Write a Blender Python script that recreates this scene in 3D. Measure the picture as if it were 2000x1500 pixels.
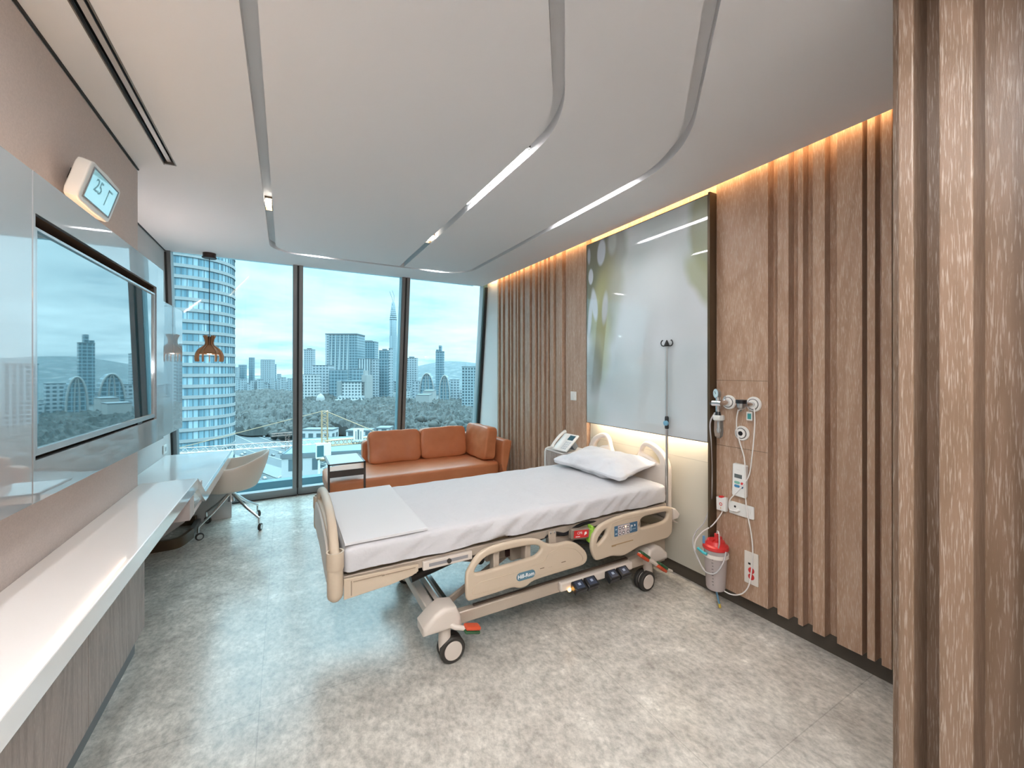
import bpy, bmesh, math, random
from mathutils import Vector, Matrix, noise
D = bpy.data; SC = bpy.context.scene; COL = SC.collection
for o in list(D.objects): D.objects.remove(o)
random.seed(7)
PI = math.pi
# ------------------------------------------------------------------ camera
FPX = 795.0; TH = math.atan(443/795.0); CH = 1.5
cam = D.cameras.new('camera'); cam.sensor_width = 36; cam.lens = FPX*36/2000
cam.shift_y = -24/2000; cam.clip_start = .02; cam.clip_end = 20000
camo = D.objects.new('camera', cam); COL.objects.link(camo)
camo.location = (0, 0, CH); camo.rotation_euler = (PI/2, 0, -TH); SC.camera = camo
# ------------------------------------------------------------------ colour management
SC.view_settings.view_transform = 'Standard'; SC.view_settings.look = 'None'
SC.view_settings.gamma = 1; SC.view_settings.use_curve_mapping = False
SC.view_settings.exposure = 1.75
# ------------------------------------------------------------------ world: bright overcast sky
SKY = .60
W = D.worlds.new('sky'); SC.world = W; W.use_nodes = True
nt = W.node_tree; nt.nodes.clear()
def N(t, ty, **k):
    n = t.nodes.new(ty)
    for a, b in k.items(): setattr(n, a, b)
    return n
tc = N(nt, 'ShaderNodeTexCoord'); sp = N(nt, 'ShaderNodeSeparateXYZ'); nt.links.new(tc.outputs['Generated'], sp.inputs[0])
ad = N(nt, 'ShaderNodeMath', operation='ADD'); ad.inputs[1].default_value = .12; nt.links.new(sp.outputs[2], ad.inputs[0])
mx = N(nt, 'ShaderNodeMath', operation='MAXIMUM'); mx.inputs[1].default_value = .05; nt.links.new(ad.outputs[0], mx.inputs[0])
dx = N(nt, 'ShaderNodeMath', operation='DIVIDE'); dy = N(nt, 'ShaderNodeMath', operation='DIVIDE')
nt.links.new(sp.outputs[0], dx.inputs[0]); nt.links.new(mx.outputs[0], dx.inputs[1])
nt.links.new(sp.outputs[1], dy.inputs[0]); nt.links.new(mx.outputs[0], dy.inputs[1])
cb = N(nt, 'ShaderNodeCombineXYZ'); nt.links.new(dx.outputs[0], cb.inputs[0]); nt.links.new(dy.outputs[0], cb.inputs[1])
nz = N(nt, 'ShaderNodeTexNoise'); nz.inputs['Scale'].default_value = .75; nz.inputs['Detail'].default_value = 7; nz.inputs['Roughness'].default_value = .55
nt.links.new(cb.outputs[0], nz.inputs['Vector'])
rp = N(nt, 'ShaderNodeValToRGB'); cr = rp.color_ramp
cr.elements[0].position = .33; cr.elements[0].color = (.42, .52, .58, 1); cr.elements[1].position = .66; cr.elements[1].color = (.95, .98, 1.0, 1)
e = cr.elements.new(.5); e.color = (.74, .79, .82, 1)
nt.links.new(nz.outputs['Fac'], rp.inputs[0])
zr = N(nt, 'ShaderNodeMapRange', interpolation_type='SMOOTHSTEP'); zr.inputs[1].default_value = .28; zr.inputs[2].default_value = .75; zr.inputs[3].default_value = SKY; zr.inputs[4].default_value = SKY*7   # an overcast sky is brightest overhead
nt.links.new(sp.outputs[2], zr.inputs[0])
bg = N(nt, 'ShaderNodeBackground'); nt.links.new(zr.outputs[0], bg.inputs[1]); nt.links.new(rp.outputs[0], bg.inputs[0])
wo = N(nt, 'ShaderNodeOutputWorld'); nt.links.new(bg.outputs[0], wo.inputs[0])
sun = D.lights.new('sun', 'SUN'); sun.energy = .35; sun.angle = .5; sun.color = (1, .97, .92)
suno = D.objects.new('sun', sun); COL.objects.link(suno); suno.rotation_euler = (math.radians(48), 0, math.radians(70))
# daylight portal over the window wall
pl = D.lights.new('window_portal', 'AREA'); pl.shape = 'RECTANGLE'; pl.size = 3.5; pl.size_y = 2.7; pl.cycles.is_portal = True
plo = D.objects.new('window_portal', pl); COL.objects.link(plo); plo.location = (.7, 5.72, 1.35); plo.rotation_euler = (-PI/2-.14, 0, 0)
# strengths of the room's lamps and of the added downlights
L_STRIP = 34.0; L_COVE = 8.0; L_DOWN = 115.0
# ------------------------------------------------------------------ helpers
def lk(o): COL.objects.link(o); return o
class MB:
    def __init__(s): s.bm = bmesh.new()
    def box(s, x0, x1, y0, y1, z0, z1, M=None):
        v = [s.bm.verts.new(p) for p in ((x0,y0,z0),(x1,y0,z0),(x1,y1,z0),(x0,y1,z0),(x0,y0,z1),(x1,y0,z1),(x1,y1,z1),(x0,y1,z1))]
        for f in ((0,3,2,1),(4,5,6,7),(0,1,5,4),(1,2,6,5),(2,3,7,6),(3,0,4,7)): s.bm.faces.new([v[i] for i in f])
        if M is not None:
            for a in v: a.co = M @ a.co
        return s
    def quad(s, *p):
        s.bm.faces.new([s.bm.verts.new(q) for q in p]); return s
    def prism(s, poly, z0, z1, M=None):      # poly in XY, extruded in Z, then M
        n = len(poly); a = [s.bm.verts.new((p[0],p[1],z0)) for p in poly]; b = [s.bm.verts.new((p[0],p[1],z1)) for p in poly]
        s.bm.faces.new(a[::-1]); s.bm.faces.new(b)
        for i in range(n): s.bm.faces.new((a[i],a[(i+1)%n],b[(i+1)%n],b[i]))
        if M is not None:
            for v in a+b: v.co = M @ v.co
        return s
    def tube(s, pts, r, n=10, closed=False, caps=True, sx=1, sy=1):
        pts = [Vector(p) for p in pts]; m = len(pts)
        rr = r if isinstance(r, (list, tuple)) else [r]*m
        rings = []; up = None
        for i, p in enumerate(pts):
            if closed: t = pts[(i+1)%m]-pts[i-1]
            else: t = pts[min(i+1,m-1)]-pts[max(i-1,0)]
            t.normalize()
            if up is None:
                up = Vector((0,0,1)) if abs(t.z) < .9 else Vector((0,1,0))
            a = t.cross(up)
            if a.length < 1e-4: a = t.orthogonal()
            a.normalize(); b = a.cross(t); up = b
            rings.append([s.bm.verts.new(p+a*(math.cos(2*PI*k/n)*rr[i]*sx)+b*(math.sin(2*PI*k/n)*rr[i]*sy)) for k in range(n)])
        for i in range(m if closed else m-1):
            A, B = rings[i], rings[(i+1)%m]
            for k in range(n): s.bm.faces.new((A[k],A[(k+1)%n],B[(k+1)%n],B[k]))
        if caps and not closed: s.bm.faces.new(rings[0][::-1]); s.bm.faces.new(rings[-1])
        return s
    def lathe(s, prof, c=(0,0,0), n=24, M=None):  # prof: (r, z)
        rings = []; vs = []
        for r, z in prof:
            if r < 1e-5: q = [s.bm.verts.new((0,0,z))]
            else: q = [s.bm.verts.new((r*math.cos(2*PI*k/n), r*math.sin(2*PI*k/n), z)) for k in range(n)]
            rings.append(q); vs += q
        for A, B in zip(rings, rings[1:]):
            for k in range(n):
                a = A[k%len(A)], A[(k+1)%n%len(A)]; b = B[k%len(B)], B[(k+1)%n%len(B)]
                f = []
                for v in (a[0], a[1], b[1], b[0]):
                    if v not in f: f.append(v)
                if len(f) > 2: s.bm.faces.new(f)
        T = Matrix.Translation(Vector(c)) @ (M if M is not None else Matrix())
        for v in vs: v.co = T @ v.co
        return s
    def mesh(s, name):
        bmesh.ops.recalc_face_normals(s.bm, faces=s.bm.faces)
        me = D.meshes.new(name); s.bm.to_mesh(me); s.bm.free(); return me
def finish(o, m, parent, smooth=35, bevel=0, seg=2, sub=0):
    me = o.data
    if m is not None: me.materials.append(m)
    if smooth:
        me.polygons.foreach_set('use_smooth', [True]*len(me.polygons))
        me.set_sharp_from_angle(angle=math.radians(smooth))
    if bevel:
        b = o.modifiers.new('bevel', 'BEVEL'); b.width = bevel; b.segments = seg; b.limit_method = 'ANGLE'; b.angle_limit = math.radians(40)
        b.harden_normals = False
    if sub:
        b = o.modifiers.new('subdivision', 'SUBSURF'); b.levels = sub; b.render_levels = sub
    return o
def obj(name, mb, m, parent=None, label=None, **k):
    me = mb.mesh(name) if isinstance(mb, MB) else mb
    o = lk(D.objects.new(name, me))
    pa = k.pop('pa', None)
    finish(o, m, None, **k)
    if parent is not None:
        o.parent = parent
        # meshes are written in world coordinates: undo the root's translation once
        r = parent
        while r.parent is not None: r = r.parent
        if parent is r: o.matrix_parent_inverse = Matrix.Translation(-r.location)
    if label: o['label'] = label
    return o
def thing(name, label, cat, loc=(0,0,0), group=None):
    o = lk(D.objects.new(name, None)); o.location = loc; o.empty_display_size = .05
    o['label'] = label; o['category'] = cat
    if group: o['group'] = group
    return o
def tag(o, label, cat, group=None, kind=None):
    o['label'] = label; o['category'] = cat
    if group: o['group'] = group
    if kind: o['kind'] = kind
    return o
def struct(name, mb, m, parent=None, **k):
    o = obj(name, mb, m, parent, **k)
    if parent is None: o['kind'] = 'structure'
    return o
def dup(root, off=(0,0,0), label=None, group=None, rz=None):
    r = root.copy(); COL.objects.link(r); r.location = root.location+Vector(off)
    if rz is not None: r.rotation_euler = (0,0,rz)
    if label: r['label'] = label
    if group: r['group'] = group
    for ch in list(root.children):
        c = ch.copy(); COL.objects.link(c); c.parent = r
        for g in list(ch.children):
            d = g.copy(); COL.objects.link(d); d.parent = c
    return r
def spline(pts, n=6, closed=True):            # Catmull-Rom through 2D/3D points
    P = [Vector(p) for p in pts]; out = []; m = len(P)
    for i in range(m if closed else m-1):
        g = (lambda k: P[k%m]) if closed else (lambda k: P[max(0,min(m-1,k))])
        a, b, c, d = g(i-1), g(i), g(i+1), g(i+2)
        for j in range(n):
            t = j/n
            out.append(.5*((2*b)+(c-a)*t+(2*a-5*b+4*c-d)*t*t+(3*b-a-3*c+d)*t**3))
    if not closed: out.append(P[-1])
    return out
AX_XZ = Matrix(((1,0,0,0),(0,0,-1,0),(0,1,0,0),(0,0,0,1)))   # local x->X, y->Z, z->-Y
AX_YZ = Matrix(((0,0,1,0),(1,0,0,0),(0,1,0,0),(0,0,0,1)))    # local x->Y, y->Z, z->X
AX_YZn = Matrix(((0,0,-1,0),(-1,0,0,0),(0,1,0,0),(0,0,0,1))) # faces -X: local x->-Y, y->Z, z->-X
AX_YZp = AX_YZ                                                # faces +X: local x->Y
def curve_mesh(cu, M):
    o = D.objects.new('tmp', cu); COL.objects.link(o)
    dg = bpy.context.evaluated_depsgraph_get(); dg.update()
    me = D.meshes.new_from_object(o.evaluated_get(dg)); D.objects.remove(o); D.curves.remove(cu)
    me.transform(M); me.update(); me.materials.clear(); return me
def plate(loops, t, M, bev=0, res=2):         # filled outline with holes, thickness t centred on local z=0
    cu = D.curves.new('plate', 'CURVE'); cu.dimensions = '2D'; cu.fill_mode = 'BOTH'
    cu.extrude = max(t/2-bev, 0); cu.bevel_depth = bev; cu.bevel_resolution = res; cu.offset = -bev
    for L in loops:
        s = cu.splines.new('POLY'); s.points.add(len(L)-1); s.use_cyclic_u = True
        for p, q in zip(s.points, L): p.co = (q[0], q[1], 0, 1)
    return curve_mesh(cu, M)
def text_mesh(body, size, M, t=.0006, align='CENTER', shear=0, bold=0, sx=1):
    cu = D.curves.new('text', 'FONT'); cu.body = body; cu.size = size; cu.extrude = t; cu.align_x = align; cu.align_y = 'CENTER'
    cu.shear = shear; cu.offset = bold; cu.resolution_u = 3
    return curve_mesh(cu, M @ Matrix.Diagonal((sx,1,1,1)))
def rrect(x0, x1, y0, y1, r, n=5):
    o = []
    for cx, cy, a in ((x1-r,y1-r,0),(x0+r,y1-r,PI/2),(x0+r,y0+r,PI),(x1-r,y0+r,1.5*PI)):
        for k in range(n+1):
            b = a+PI/2*k/n; o.append((cx+r*math.cos(b), cy+r*math.sin(b)))
    return o
def TM(M, x, y, z): return Matrix.Translation((x,y,z)) @ M
def cushion(cx, cy, cz, hx, hy, hz, n=14, e=4, puff=.0, wr=0, ws=6, seed=0, M=None, pinch=0, ears=0):
    """soft box: rounded superellipsoid grid with wrinkles"""
    bm = bmesh.new(); bmesh.ops.create_cube(bm, size=2)
    bmesh.ops.subdivide_edges(bm, edges=bm.edges, cuts=n, use_grid_fill=True)
    for v in bm.verts:
        x, y, z = v.co
        l = (abs(x)**e+abs(y)**e+abs(z)**e)**(1/e)
        x, y, z = x/l, y/l, z/l
        q = (1-x*x)*(1-y*y)
        zz = z*hz*(1-pinch*(max(abs(x),abs(y))**3))+puff*q*(1 if z > 0 else -1)
        cn = (abs(x)*abs(y))**4
        xx = x*hx*(1-pinch*.10*(1-y*y)+ears*cn); yy = y*hy*(1-pinch*.07*(1-x*x)+ears*cn); zz *= 1-min(.9,ears*8*cn)
        p = Vector((xx, yy, zz))
        if wr:
            w = noise.noise(Vector((xx*ws+seed, yy*ws, zz*ws)))+.5*noise.noise(Vector((xx*ws*2.3, yy*ws*2.3+seed, zz*ws*2.3)))
            p += Vector((x, y, z))*w*wr
        v.co = p
    T = Matrix.Translation((cx,cy,cz)) @ (M if M is not None else Matrix())
    bmesh.ops.transform(bm, matrix=T, verts=bm.verts)
    b = MB(); b.bm.free(); b.bm = bm; return b
# ------------------------------------------------------------------ materials
def newmat(name):
    m = D.materials.new(name); m.use_nodes = True
    return m, m.node_tree, m.node_tree.nodes['Principled BSDF']
def M_(name, c, rough=.5, metal=0, spec=.5, coat=0, cr=.05, em=None, es=0, var=None, bump=None, trans=0, sheen=0, ior=None, cior=None):
    m, t, b = newmat(name)
    b.inputs['Base Color'].default_value = (*c, 1); b.inputs['Roughness'].default_value = rough; b.inputs['Metallic'].default_value = metal
    b.inputs['Specular IOR Level'].default_value = spec; b.inputs['Coat Weight'].default_value = coat; b.inputs['Coat Roughness'].default_value = cr
    b.inputs['Transmission Weight'].default_value = trans; b.inputs['Sheen Weight'].default_value = sheen
    if cior: b.inputs['Coat IOR'].default_value = cior
    if ior: b.inputs['IOR'].default_value = ior
    if em: b.inputs['Emission Color'].default_value = (*em, 1); b.inputs['Emission Strength'].default_value = es
    tc = N(t, 'ShaderNodeTexCoord')
    if var:
        s, c2, sc = var[0], var[1], (var[2] if len(var) > 2 else (1,1,1))
        mp = N(t, 'ShaderNodeMapping'); mp.inputs['Scale'].default_value = sc
        n = N(t, 'ShaderNodeTexNoise'); n.inputs['Scale'].default_value = s; n.inputs['Detail'].default_value = 5
        x = N(t, 'ShaderNodeMix', data_type='RGBA'); x.inputs[6].default_value = (*c, 1); x.inputs[7].default_value = (*c2, 1)
        r = N(t, 'ShaderNodeMapRange'); r.inputs[1].default_value = .35; r.inputs[2].default_value = .65
        t.links.new(tc.outputs['Object'], mp.inputs[0]); t.links.new(mp.outputs[0], n.inputs['Vector'])
        t.links.new(n.outputs['Fac'], r.inputs[0]); t.links.new(r.outputs[0], x.inputs[0]); t.links.new(x.outputs[2], b.inputs['Base Color'])
    if bump:
        n = N(t, 'ShaderNodeTexNoise'); n.inputs['Scale'].default_value = bump[0]; n.inputs['Detail'].default_value = 4
        u = N(t, 'ShaderNodeBump'); u.inputs['Strength'].default_value = bump[1]; u.inputs['Distance'].default_value = bump[2] if len(bump) > 2 else .01
        t.links.new(tc.outputs['Object'], n.inputs['Vector']); t.links.new(n.outputs['Fac'], u.inputs['Height']); t.links.new(u.outputs[0], b.inputs['Normal'])
    return m
def ramp(t, stops):
    r = N(t, 'ShaderNodeValToRGB'); c = r.color_ramp
    c.elements[0].position = stops[0][0]; c.elements[0].color = (*stops[0][1], 1)
    c.elements[1].position = stops[-1][0]; c.elements[1].color = (*stops[-1][1], 1)
    for p, q in stops[1:-1]: c.elements.new(p).color = (*q, 1)
    return r
def oak(name, dark, mid, lime, sc=1.0, rough=.42, fig=.022):
    m, t, b = newmat(name)
    tc = N(t, 'ShaderNodeTexCoord')
    mp = N(t, 'ShaderNodeMapping'); mp.inputs['Scale'].default_value = (5*sc, 5*sc, .55*sc)
    # slow cathedral figure
    n1 = N(t, 'ShaderNodeTexNoise'); n1.inputs['Scale'].default_value = 1.0; n1.inputs['Detail'].default_value = 3; n1.inputs['Distortion'].default_value = .6
    t.links.new(tc.outputs['Object'], mp.inputs[0]); t.links.new(mp.outputs[0], n1.inputs['Vector'])
    mu = N(t, 'ShaderNodeMath', operation='MULTIPLY'); mu.inputs[1].default_value = 60; t.links.new(n1.outputs['Fac'], mu.inputs[0])
    si = N(t, 'ShaderNodeMath', operation='SINE'); t.links.new(mu.outputs[0], si.inputs[0])
    # pores
    mp2 = N(t, 'ShaderNodeMapping'); mp2.inputs['Scale'].default_value = (430*sc, 430*sc, 24*sc)
    n2 = N(t, 'ShaderNodeTexNoise'); n2.inputs['Scale'].default_value = 1; n2.inputs['Detail'].default_value = 3; n2.inputs['Distortion'].default_value = .3
    t.links.new(tc.outputs['Object'], mp2.inputs[0]); t.links.new(mp2.outputs[0], n2.inputs['Vector'])
    r1 = N(t, 'ShaderNodeMapRange'); r1.inputs[1].default_value = -1; r1.inputs[2].default_value = 1; t.links.new(si.outputs[0], r1.inputs[0])
    x1 = N(t, 'ShaderNodeMix', data_type='RGBA'); x1.inputs[6].default_value = (*dark, 1); x1.inputs[7].default_value = (*mid, 1); t.links.new(r1.outputs[0], x1.inputs[0])
    a = N(t, 'ShaderNodeMath', operation='MULTIPLY_ADD'); a.inputs[1].default_value = fig; t.links.new(si.outputs[0], a.inputs[0]); t.links.new(n2.outputs['Fac'], a.inputs[2])
    r2 = N(t, 'ShaderNodeMapRange'); r2.inputs[1].default_value = .53; r2.inputs[2].default_value = .68; t.links.new(a.outputs[0], r2.inputs[0])
    k = N(t, 'ShaderNodeMath', operation='MULTIPLY'); k.inputs[1].default_value = .75; t.links.new(r2.outputs[0], k.inputs[0])
    x2 = N(t, 'ShaderNodeMix', data_type='RGBA'); x2.inputs[7].default_value = (*lime, 1); t.links.new(x1.outputs[2], x2.inputs[6]); t.links.new(k.outputs[0], x2.inputs[0])
    t.links.new(x2.outputs[2], b.inputs['Base Color']); b.inputs['Roughness'].default_value = rough
    bu = N(t, 'ShaderNodeBump'); bu.inputs['Strength'].default_value = .25; bu.inputs['Distance'].default_value = .002
    t.links.new(n2.outputs['Fac'], bu.inputs['Height']); t.links.new(bu.outputs[0], b.inputs['Normal'])
    return m
def emis(name, c, s):
    m, t, b = newmat(name); t.nodes.remove(b)
    e = N(t, 'ShaderNodeEmission'); e.inputs[0].default_value = (*c, 1); e.inputs[1].default_value = s
    t.links.new(e.outputs[0], t.nodes['Material Output'].inputs[0]); return m
def thin_glass(name, tint, ior=1.5, rough=0.0, k=1.0):
    m, t, b = newmat(name); t.nodes.remove(b)
    tr = N(t, 'ShaderNodeBsdfTransparent'); tr.inputs[0].default_value = (*tint, 1)
    gl = N(t, 'ShaderNodeBsdfGlossy'); gl.inputs['Roughness'].default_value = rough; gl.inputs[0].default_value = (1,1,1,1)
    fr = N(t, 'ShaderNodeFresnel'); fr.inputs[0].default_value = ior
    mu = N(t, 'ShaderNodeMath', operation='MULTIPLY'); mu.inputs[1].default_value = k; mu.use_clamp = True
    x = N(t, 'ShaderNodeMixShader'); t.links.new(fr.outputs[0], mu.inputs[0]); t.links.new(mu.outputs[0], x.inputs[0])
    t.links.new(tr.outputs[0], x.inputs[1]); t.links.new(gl.outputs[0], x.inputs[2]); t.links.new(x.outputs[0], t.nodes['Material Output'].inputs[0])
    return m
OAK = oak('limed_oak', (.385,.24,.158), (.44,.287,.195), (.64,.52,.425), rough=.36)
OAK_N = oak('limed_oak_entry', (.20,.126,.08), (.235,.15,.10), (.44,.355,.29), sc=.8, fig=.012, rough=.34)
OAK_G = oak('grey_oak', (.33,.26,.225), (.42,.34,.30), (.58,.50,.46), sc=1.3)
PAINT_C = M_('ceiling_paint', (.76,.745,.75), .8)
PAINT_W = M_('wall_paint', (.66,.66,.65), .7)
FABRIC_W = M_('wall_fabric', (.66,.565,.52), .8, bump=(420,.25,.002), var=(160,(.60,.51,.47)))
BRONZE = M_('bronze_metal', (.115,.082,.05), .4, .6)
BASEB = M_('dark_skirting', (.075,.062,.048), .45)
WHITE_P = M_('white_plastic', (.80,.79,.76), .32)
WHITE_G = M_('white_gloss_stone', (.86,.835,.82), .13, coat=.6, cr=.03)
BACKGL = M_('back_painted_glass', (.43,.46,.48), .25, coat=1.0, cr=.0, spec=.8, cior=2.7)
CREAM_P = M_('cream_laminate', (.56,.53,.45), .30, coat=.3, cr=.12)
BED_P = M_('bed_cream_plastic', (.60,.49,.37), .38, bump=(600,.06,.001))
BED_L = M_('bed_pale_plastic', (.70,.62,.55), .38)
BED_M = M_('bed_frame_metal', (.50,.42,.34), .38, .15)
DARK_M = M_('dark_metal', (.055,.05,.045), .4, .5)
CHROME = M_('chrome', (.75,.76,.77), .16, 1)
STEEL = M_('brushed_steel', (.55,.55,.55), .32, 1)
BLACK = M_('black_plastic', (.012,.012,.014), .35)
RUBBER = M_('dark_rubber', (.04,.035,.03), .6)
ORANGE = M_('orange_plastic', (.62,.085,.03), .4)
GREEN = M_('green_plastic', (.03,.10,.04), .4)
LIME = M_('lime_strap', (.30,.55,.06), .6)
RED = M_('red_plastic', (.62,.03,.03), .35)
BLUE = M_('blue_plastic', (.05,.17,.33), .3)
SHEET = M_('white_sheet', (.61,.60,.615), .85, bump=(7,.8,.02), sheen=.2)
SHEET2 = M_('white_blanket', (.67,.67,.68), .9, bump=(700,.15,.001), sheen=.2)
PILLOW = M_('pillow_cotton', (.70,.70,.72), .85, bump=(9,.7,.02), sheen=.2)
LEATHER = M_('tan_leather', (.56,.20,.085), .42, bump=(300,.18,.002), var=(5,(.50,.165,.065)))
TOWERG = None
# ================================================================== ROOM SHELL
H = 2.706
def yw(z): return 5.63-.1385*z                 # the window wall leans inwards towards the top
# ---- floor
fm, t, b = newmat('vinyl_concrete_floor')
tc = N(t, 'ShaderNodeTexCoord')
n1 = N(t, 'ShaderNodeTexNoise'); n1.inputs['Scale'].default_value = 5.0; n1.inputs['Detail'].default_value = 9; n1.inputs['Roughness'].default_value = .72
n2 = N(t, 'ShaderNodeTexNoise'); n2.inputs['Scale'].default_value = 38; n2.inputs['Detail'].default_value = 6; n2.inputs['Roughness'].default_value = .7
mpf = N(t, 'ShaderNodeMapping'); mpf.inputs['Scale'].default_value = (1, .7, 1); mpf.inputs['Rotation'].default_value = (0,0,.5)
t.links.new(tc.outputs['Object'], n1.inputs['Vector']); t.links.new(tc.outputs['Object'], mpf.inputs[0]); t.links.new(mpf.outputs[0], n2.inputs['Vector'])
ra = ramp(t, [(.36,(.46,.43,.385)),(.5,(.57,.54,.485)),(.64,(.70,.665,.60))]); t.links.new(n1.outputs['Fac'], ra.inputs[0])
rb = ramp(t, [(.35,(.62,.62,.62)),(.62,(1.12,1.12,1.12))]); t.links.new(n2.outputs['Fac'], rb.inputs[0])
mm = N(t, 'ShaderNodeMix', data_type='RGBA', blend_type='MULTIPLY'); mm.inputs[0].default_value = .8
t.links.new(ra.outputs[0], mm.inputs[6]); t.links.new(rb.outputs[0], mm.inputs[7])
bk = N(t, 'ShaderNodeTexBrick'); bk.inputs['Scale'].default_value = 1; bk.inputs['Mortar Size'].default_value = .0022; bk.inputs['Brick Width'].default_value = 1.5; bk.inputs['Row Height'].default_value = 1.22
bk.inputs['Color1'].default_value = bk.inputs['Color2'].default_value = (1,1,1,1); bk.inputs['Mortar'].default_value = (.8,.8,.8,1); bk.offset = 0
mp3 = N(t, 'ShaderNodeMapping'); mp3.inputs['Location'].default_value = (.1,.33,0); t.links.new(tc.outputs['Object'], mp3.inputs[0]); t.links.new(mp3.outputs[0], bk.inputs['Vector'])
m3 = N(t, 'ShaderNodeMix', data_type='RGBA', blend_type='MULTIPLY'); m3.inputs[0].default_value = 1
t.links.new(mm.outputs[2], m3.inputs[6]); t.links.new(bk.outputs[0], m3.inputs[7]); t.links.new(m3.outputs[2], b.inputs['Base Color'])
rr = N(t, 'ShaderNodeMapRange'); rr.inputs[3].default_value = .16; rr.inputs[4].default_value = .34; t.links.new(n1.outputs['Fac'], rr.inputs[0]); t.links.new(rr.outputs[0], b.inputs['Roughness'])
bu = N(t, 'ShaderNodeBump'); bu.inputs['Strength'].default_value = .12; bu.inputs['Distance'].default_value = .002; t.links.new(n2.outputs['Fac'], bu.inputs['Height']); t.links.new(bu.outputs[0], b.inputs['Normal'])
struct('floor', MB().box(-1.25, 2.75, -1.8, 5.74, -.12, 0), fm, smooth=0)
# ---- ceiling with a network of light slots
def rounded(pts, rad, n=14):
    out = [Vector(pts[0])]
    for i in range(1, len(pts)-1):
        p = Vector(pts[i]); a = (Vector(pts[i-1])-p).normalized(); c = (Vector(pts[i+1])-p).normalized()
        ang = a.angle(c); d = rad[i-1]/math.tan(ang/2); s = p+a*d; e = p+c*d
        ctr = p+(a+c).normalized()*(rad[i-1]/math.sin(ang/2))
        v0 = s-ctr; v1 = e-ctr; tot = v0.angle_signed(v1)
        for k in range(n+1):
            th = -tot*k/n; out.append(ctr+Vector((v0.x*math.cos(th)-v0.y*math.sin(th), v0.x*math.sin(th)+v0.y*math.cos(th))))
    out.append(Vector(pts[-1])); return out
def offs(p, w):
    o = []
    for i in range(len(p)):
        d = (p[min(i+1,len(p)-1)]-p[max(i-1,0)]).normalized(); o.append(p[i]+Vector((-d.y, d.x))*w)
    return o
SW = .026
LX, MX, RX, FY = -.105, 1.168, 1.945, 4.715
U = rounded([(LX,-1.35),(LX,FY),(RX,FY),(RX,1.53),(.75,.40)], [.24,.33,.85])
S2 = rounded([(MX,FY),(MX,1.62),(.50,.72)], [.75])
outer = offs(U, SW)          # left of travel: outside of the U
inner = offs(U, -SW)
jx = [i for i in range(len(inner)-1) if abs(inner[i].y-(FY-SW)) < .004 and inner[i].x < MX <= inner[i+1].x+1e-6]
j = jx[0] if jx else next(i for i in range(len(inner)-1) if inner[i].x < MX < inner[i+1].x and inner[i].y > 4)
sR = offs(S2, SW); sL = offs(S2, -SW)          # travelling towards -Y: left of travel = +X
hole = [p for p in outer]+[p for p in reversed(inner[j+1:])]+[Vector((sR[0].x, FY-SW))]+sR[1:]+list(reversed(sL[1:]))+[Vector((sL[0].x, FY-SW))]+list(reversed(inner[:j+1]))
ob = [(-1.3,-1.8),(2.435,-1.8),(2.435,5.235),(-1.3,5.235)]
slit = [(-.617,-1.2),(-.556,-1.2),(-.556,3.045),(-.617,3.055)]
cme = plate([ob, hole, slit], .06, Matrix.Translation((0,0,H+.03)))
bmc = bmesh.new(); bmc.from_mesh(cme)
mbc = MB(); mbc.bm.free(); mbc.bm = bmc; mbc.box(-1.35, 2.425, -1.9, 5.55, H+.0605, H+.2); mbc.box(2.425, 2.75, -1.9, 5.55, H+.121, H+.2)
struct('ceiling', mbc, PAINT_C, smooth=0)
# ---- right wall: limed oak boards over a recessed backing
XF, XB = 2.483, 2.541
boards = [(.800,.838),(.862,.893),(.912,1.018),(1.071,1.128),(1.175,1.200),(1.248,1.308),(1.36,1.6885),(3.01,3.337),
 (3.398,3.507),(3.553,3.620),(3.659,3.689),(3.739,3.790),(3.826,3.858),(3.917,3.983),(4.033,4.144),(4.190,4.252),(4.307,4.335),(4.365,4.425),(4.480,4.510),(4.560,4.640),(4.700,4.76),(4.82,4.845),(.50,.62),(.66,.70),(.73,.78)]
w = MB()
w.box(XB, 2.6, .45, 1.69, .10, 2.82); w.box(XB, 2.6, 3.0, 4.90, .10, 2.82)
for a, c in boards: w.box(XF, XB+.005, a, c, .10, 2.80)
struct('wall_right', w, OAK, smooth=0, bevel=.0025)
struct('wall_right_headwall', MB().box(2.528, 2.6, 1.692, 2.998, .10, 2.82), OAK, smooth=0)
wr = MB(); wr.prism([(4.89,0),(yw(0)+.1,0),(yw(2.83)+.1,2.83),(4.89,2.83)], 2.50, 2.62, AX_YZ)
struct('wall_right_return', wr, PAINT_W, smooth=0)
struct('wall_right_outer', MB().box(2.6, 2.72, .4, 5.25, -.1, 2.9), PAINT_W, smooth=0)
struct('baseboard_right', MB().box(2.543, 2.6, .45, 4.90, 0, .10).box(2.49, 2.5, 4.90, 5.55, 0, .10), BASEB, smooth=0)
for (x, y0, y1, z) in ((2.4825,1.36,1.6885,1.445),(2.4825,1.36,1.6885,1.021)): pass
struct('trim_1', MB().box(2.4822, 2.4836, 1.362, 1.6865, 1.443, 1.4455).box(2.4822, 2.4836, 1.362, 1.6865, 1.020, 1.0225), M_('board_joint', (.12,.08,.05), .6), smooth=0)
# ---- near oak clad pier beside the camera
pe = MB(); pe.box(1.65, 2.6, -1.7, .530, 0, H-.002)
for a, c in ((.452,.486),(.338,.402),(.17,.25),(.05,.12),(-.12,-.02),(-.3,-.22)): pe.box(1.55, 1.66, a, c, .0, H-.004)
struct('wall_entry', pe, OAK_N, smooth=0, bevel=.004, seg=3)
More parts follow.
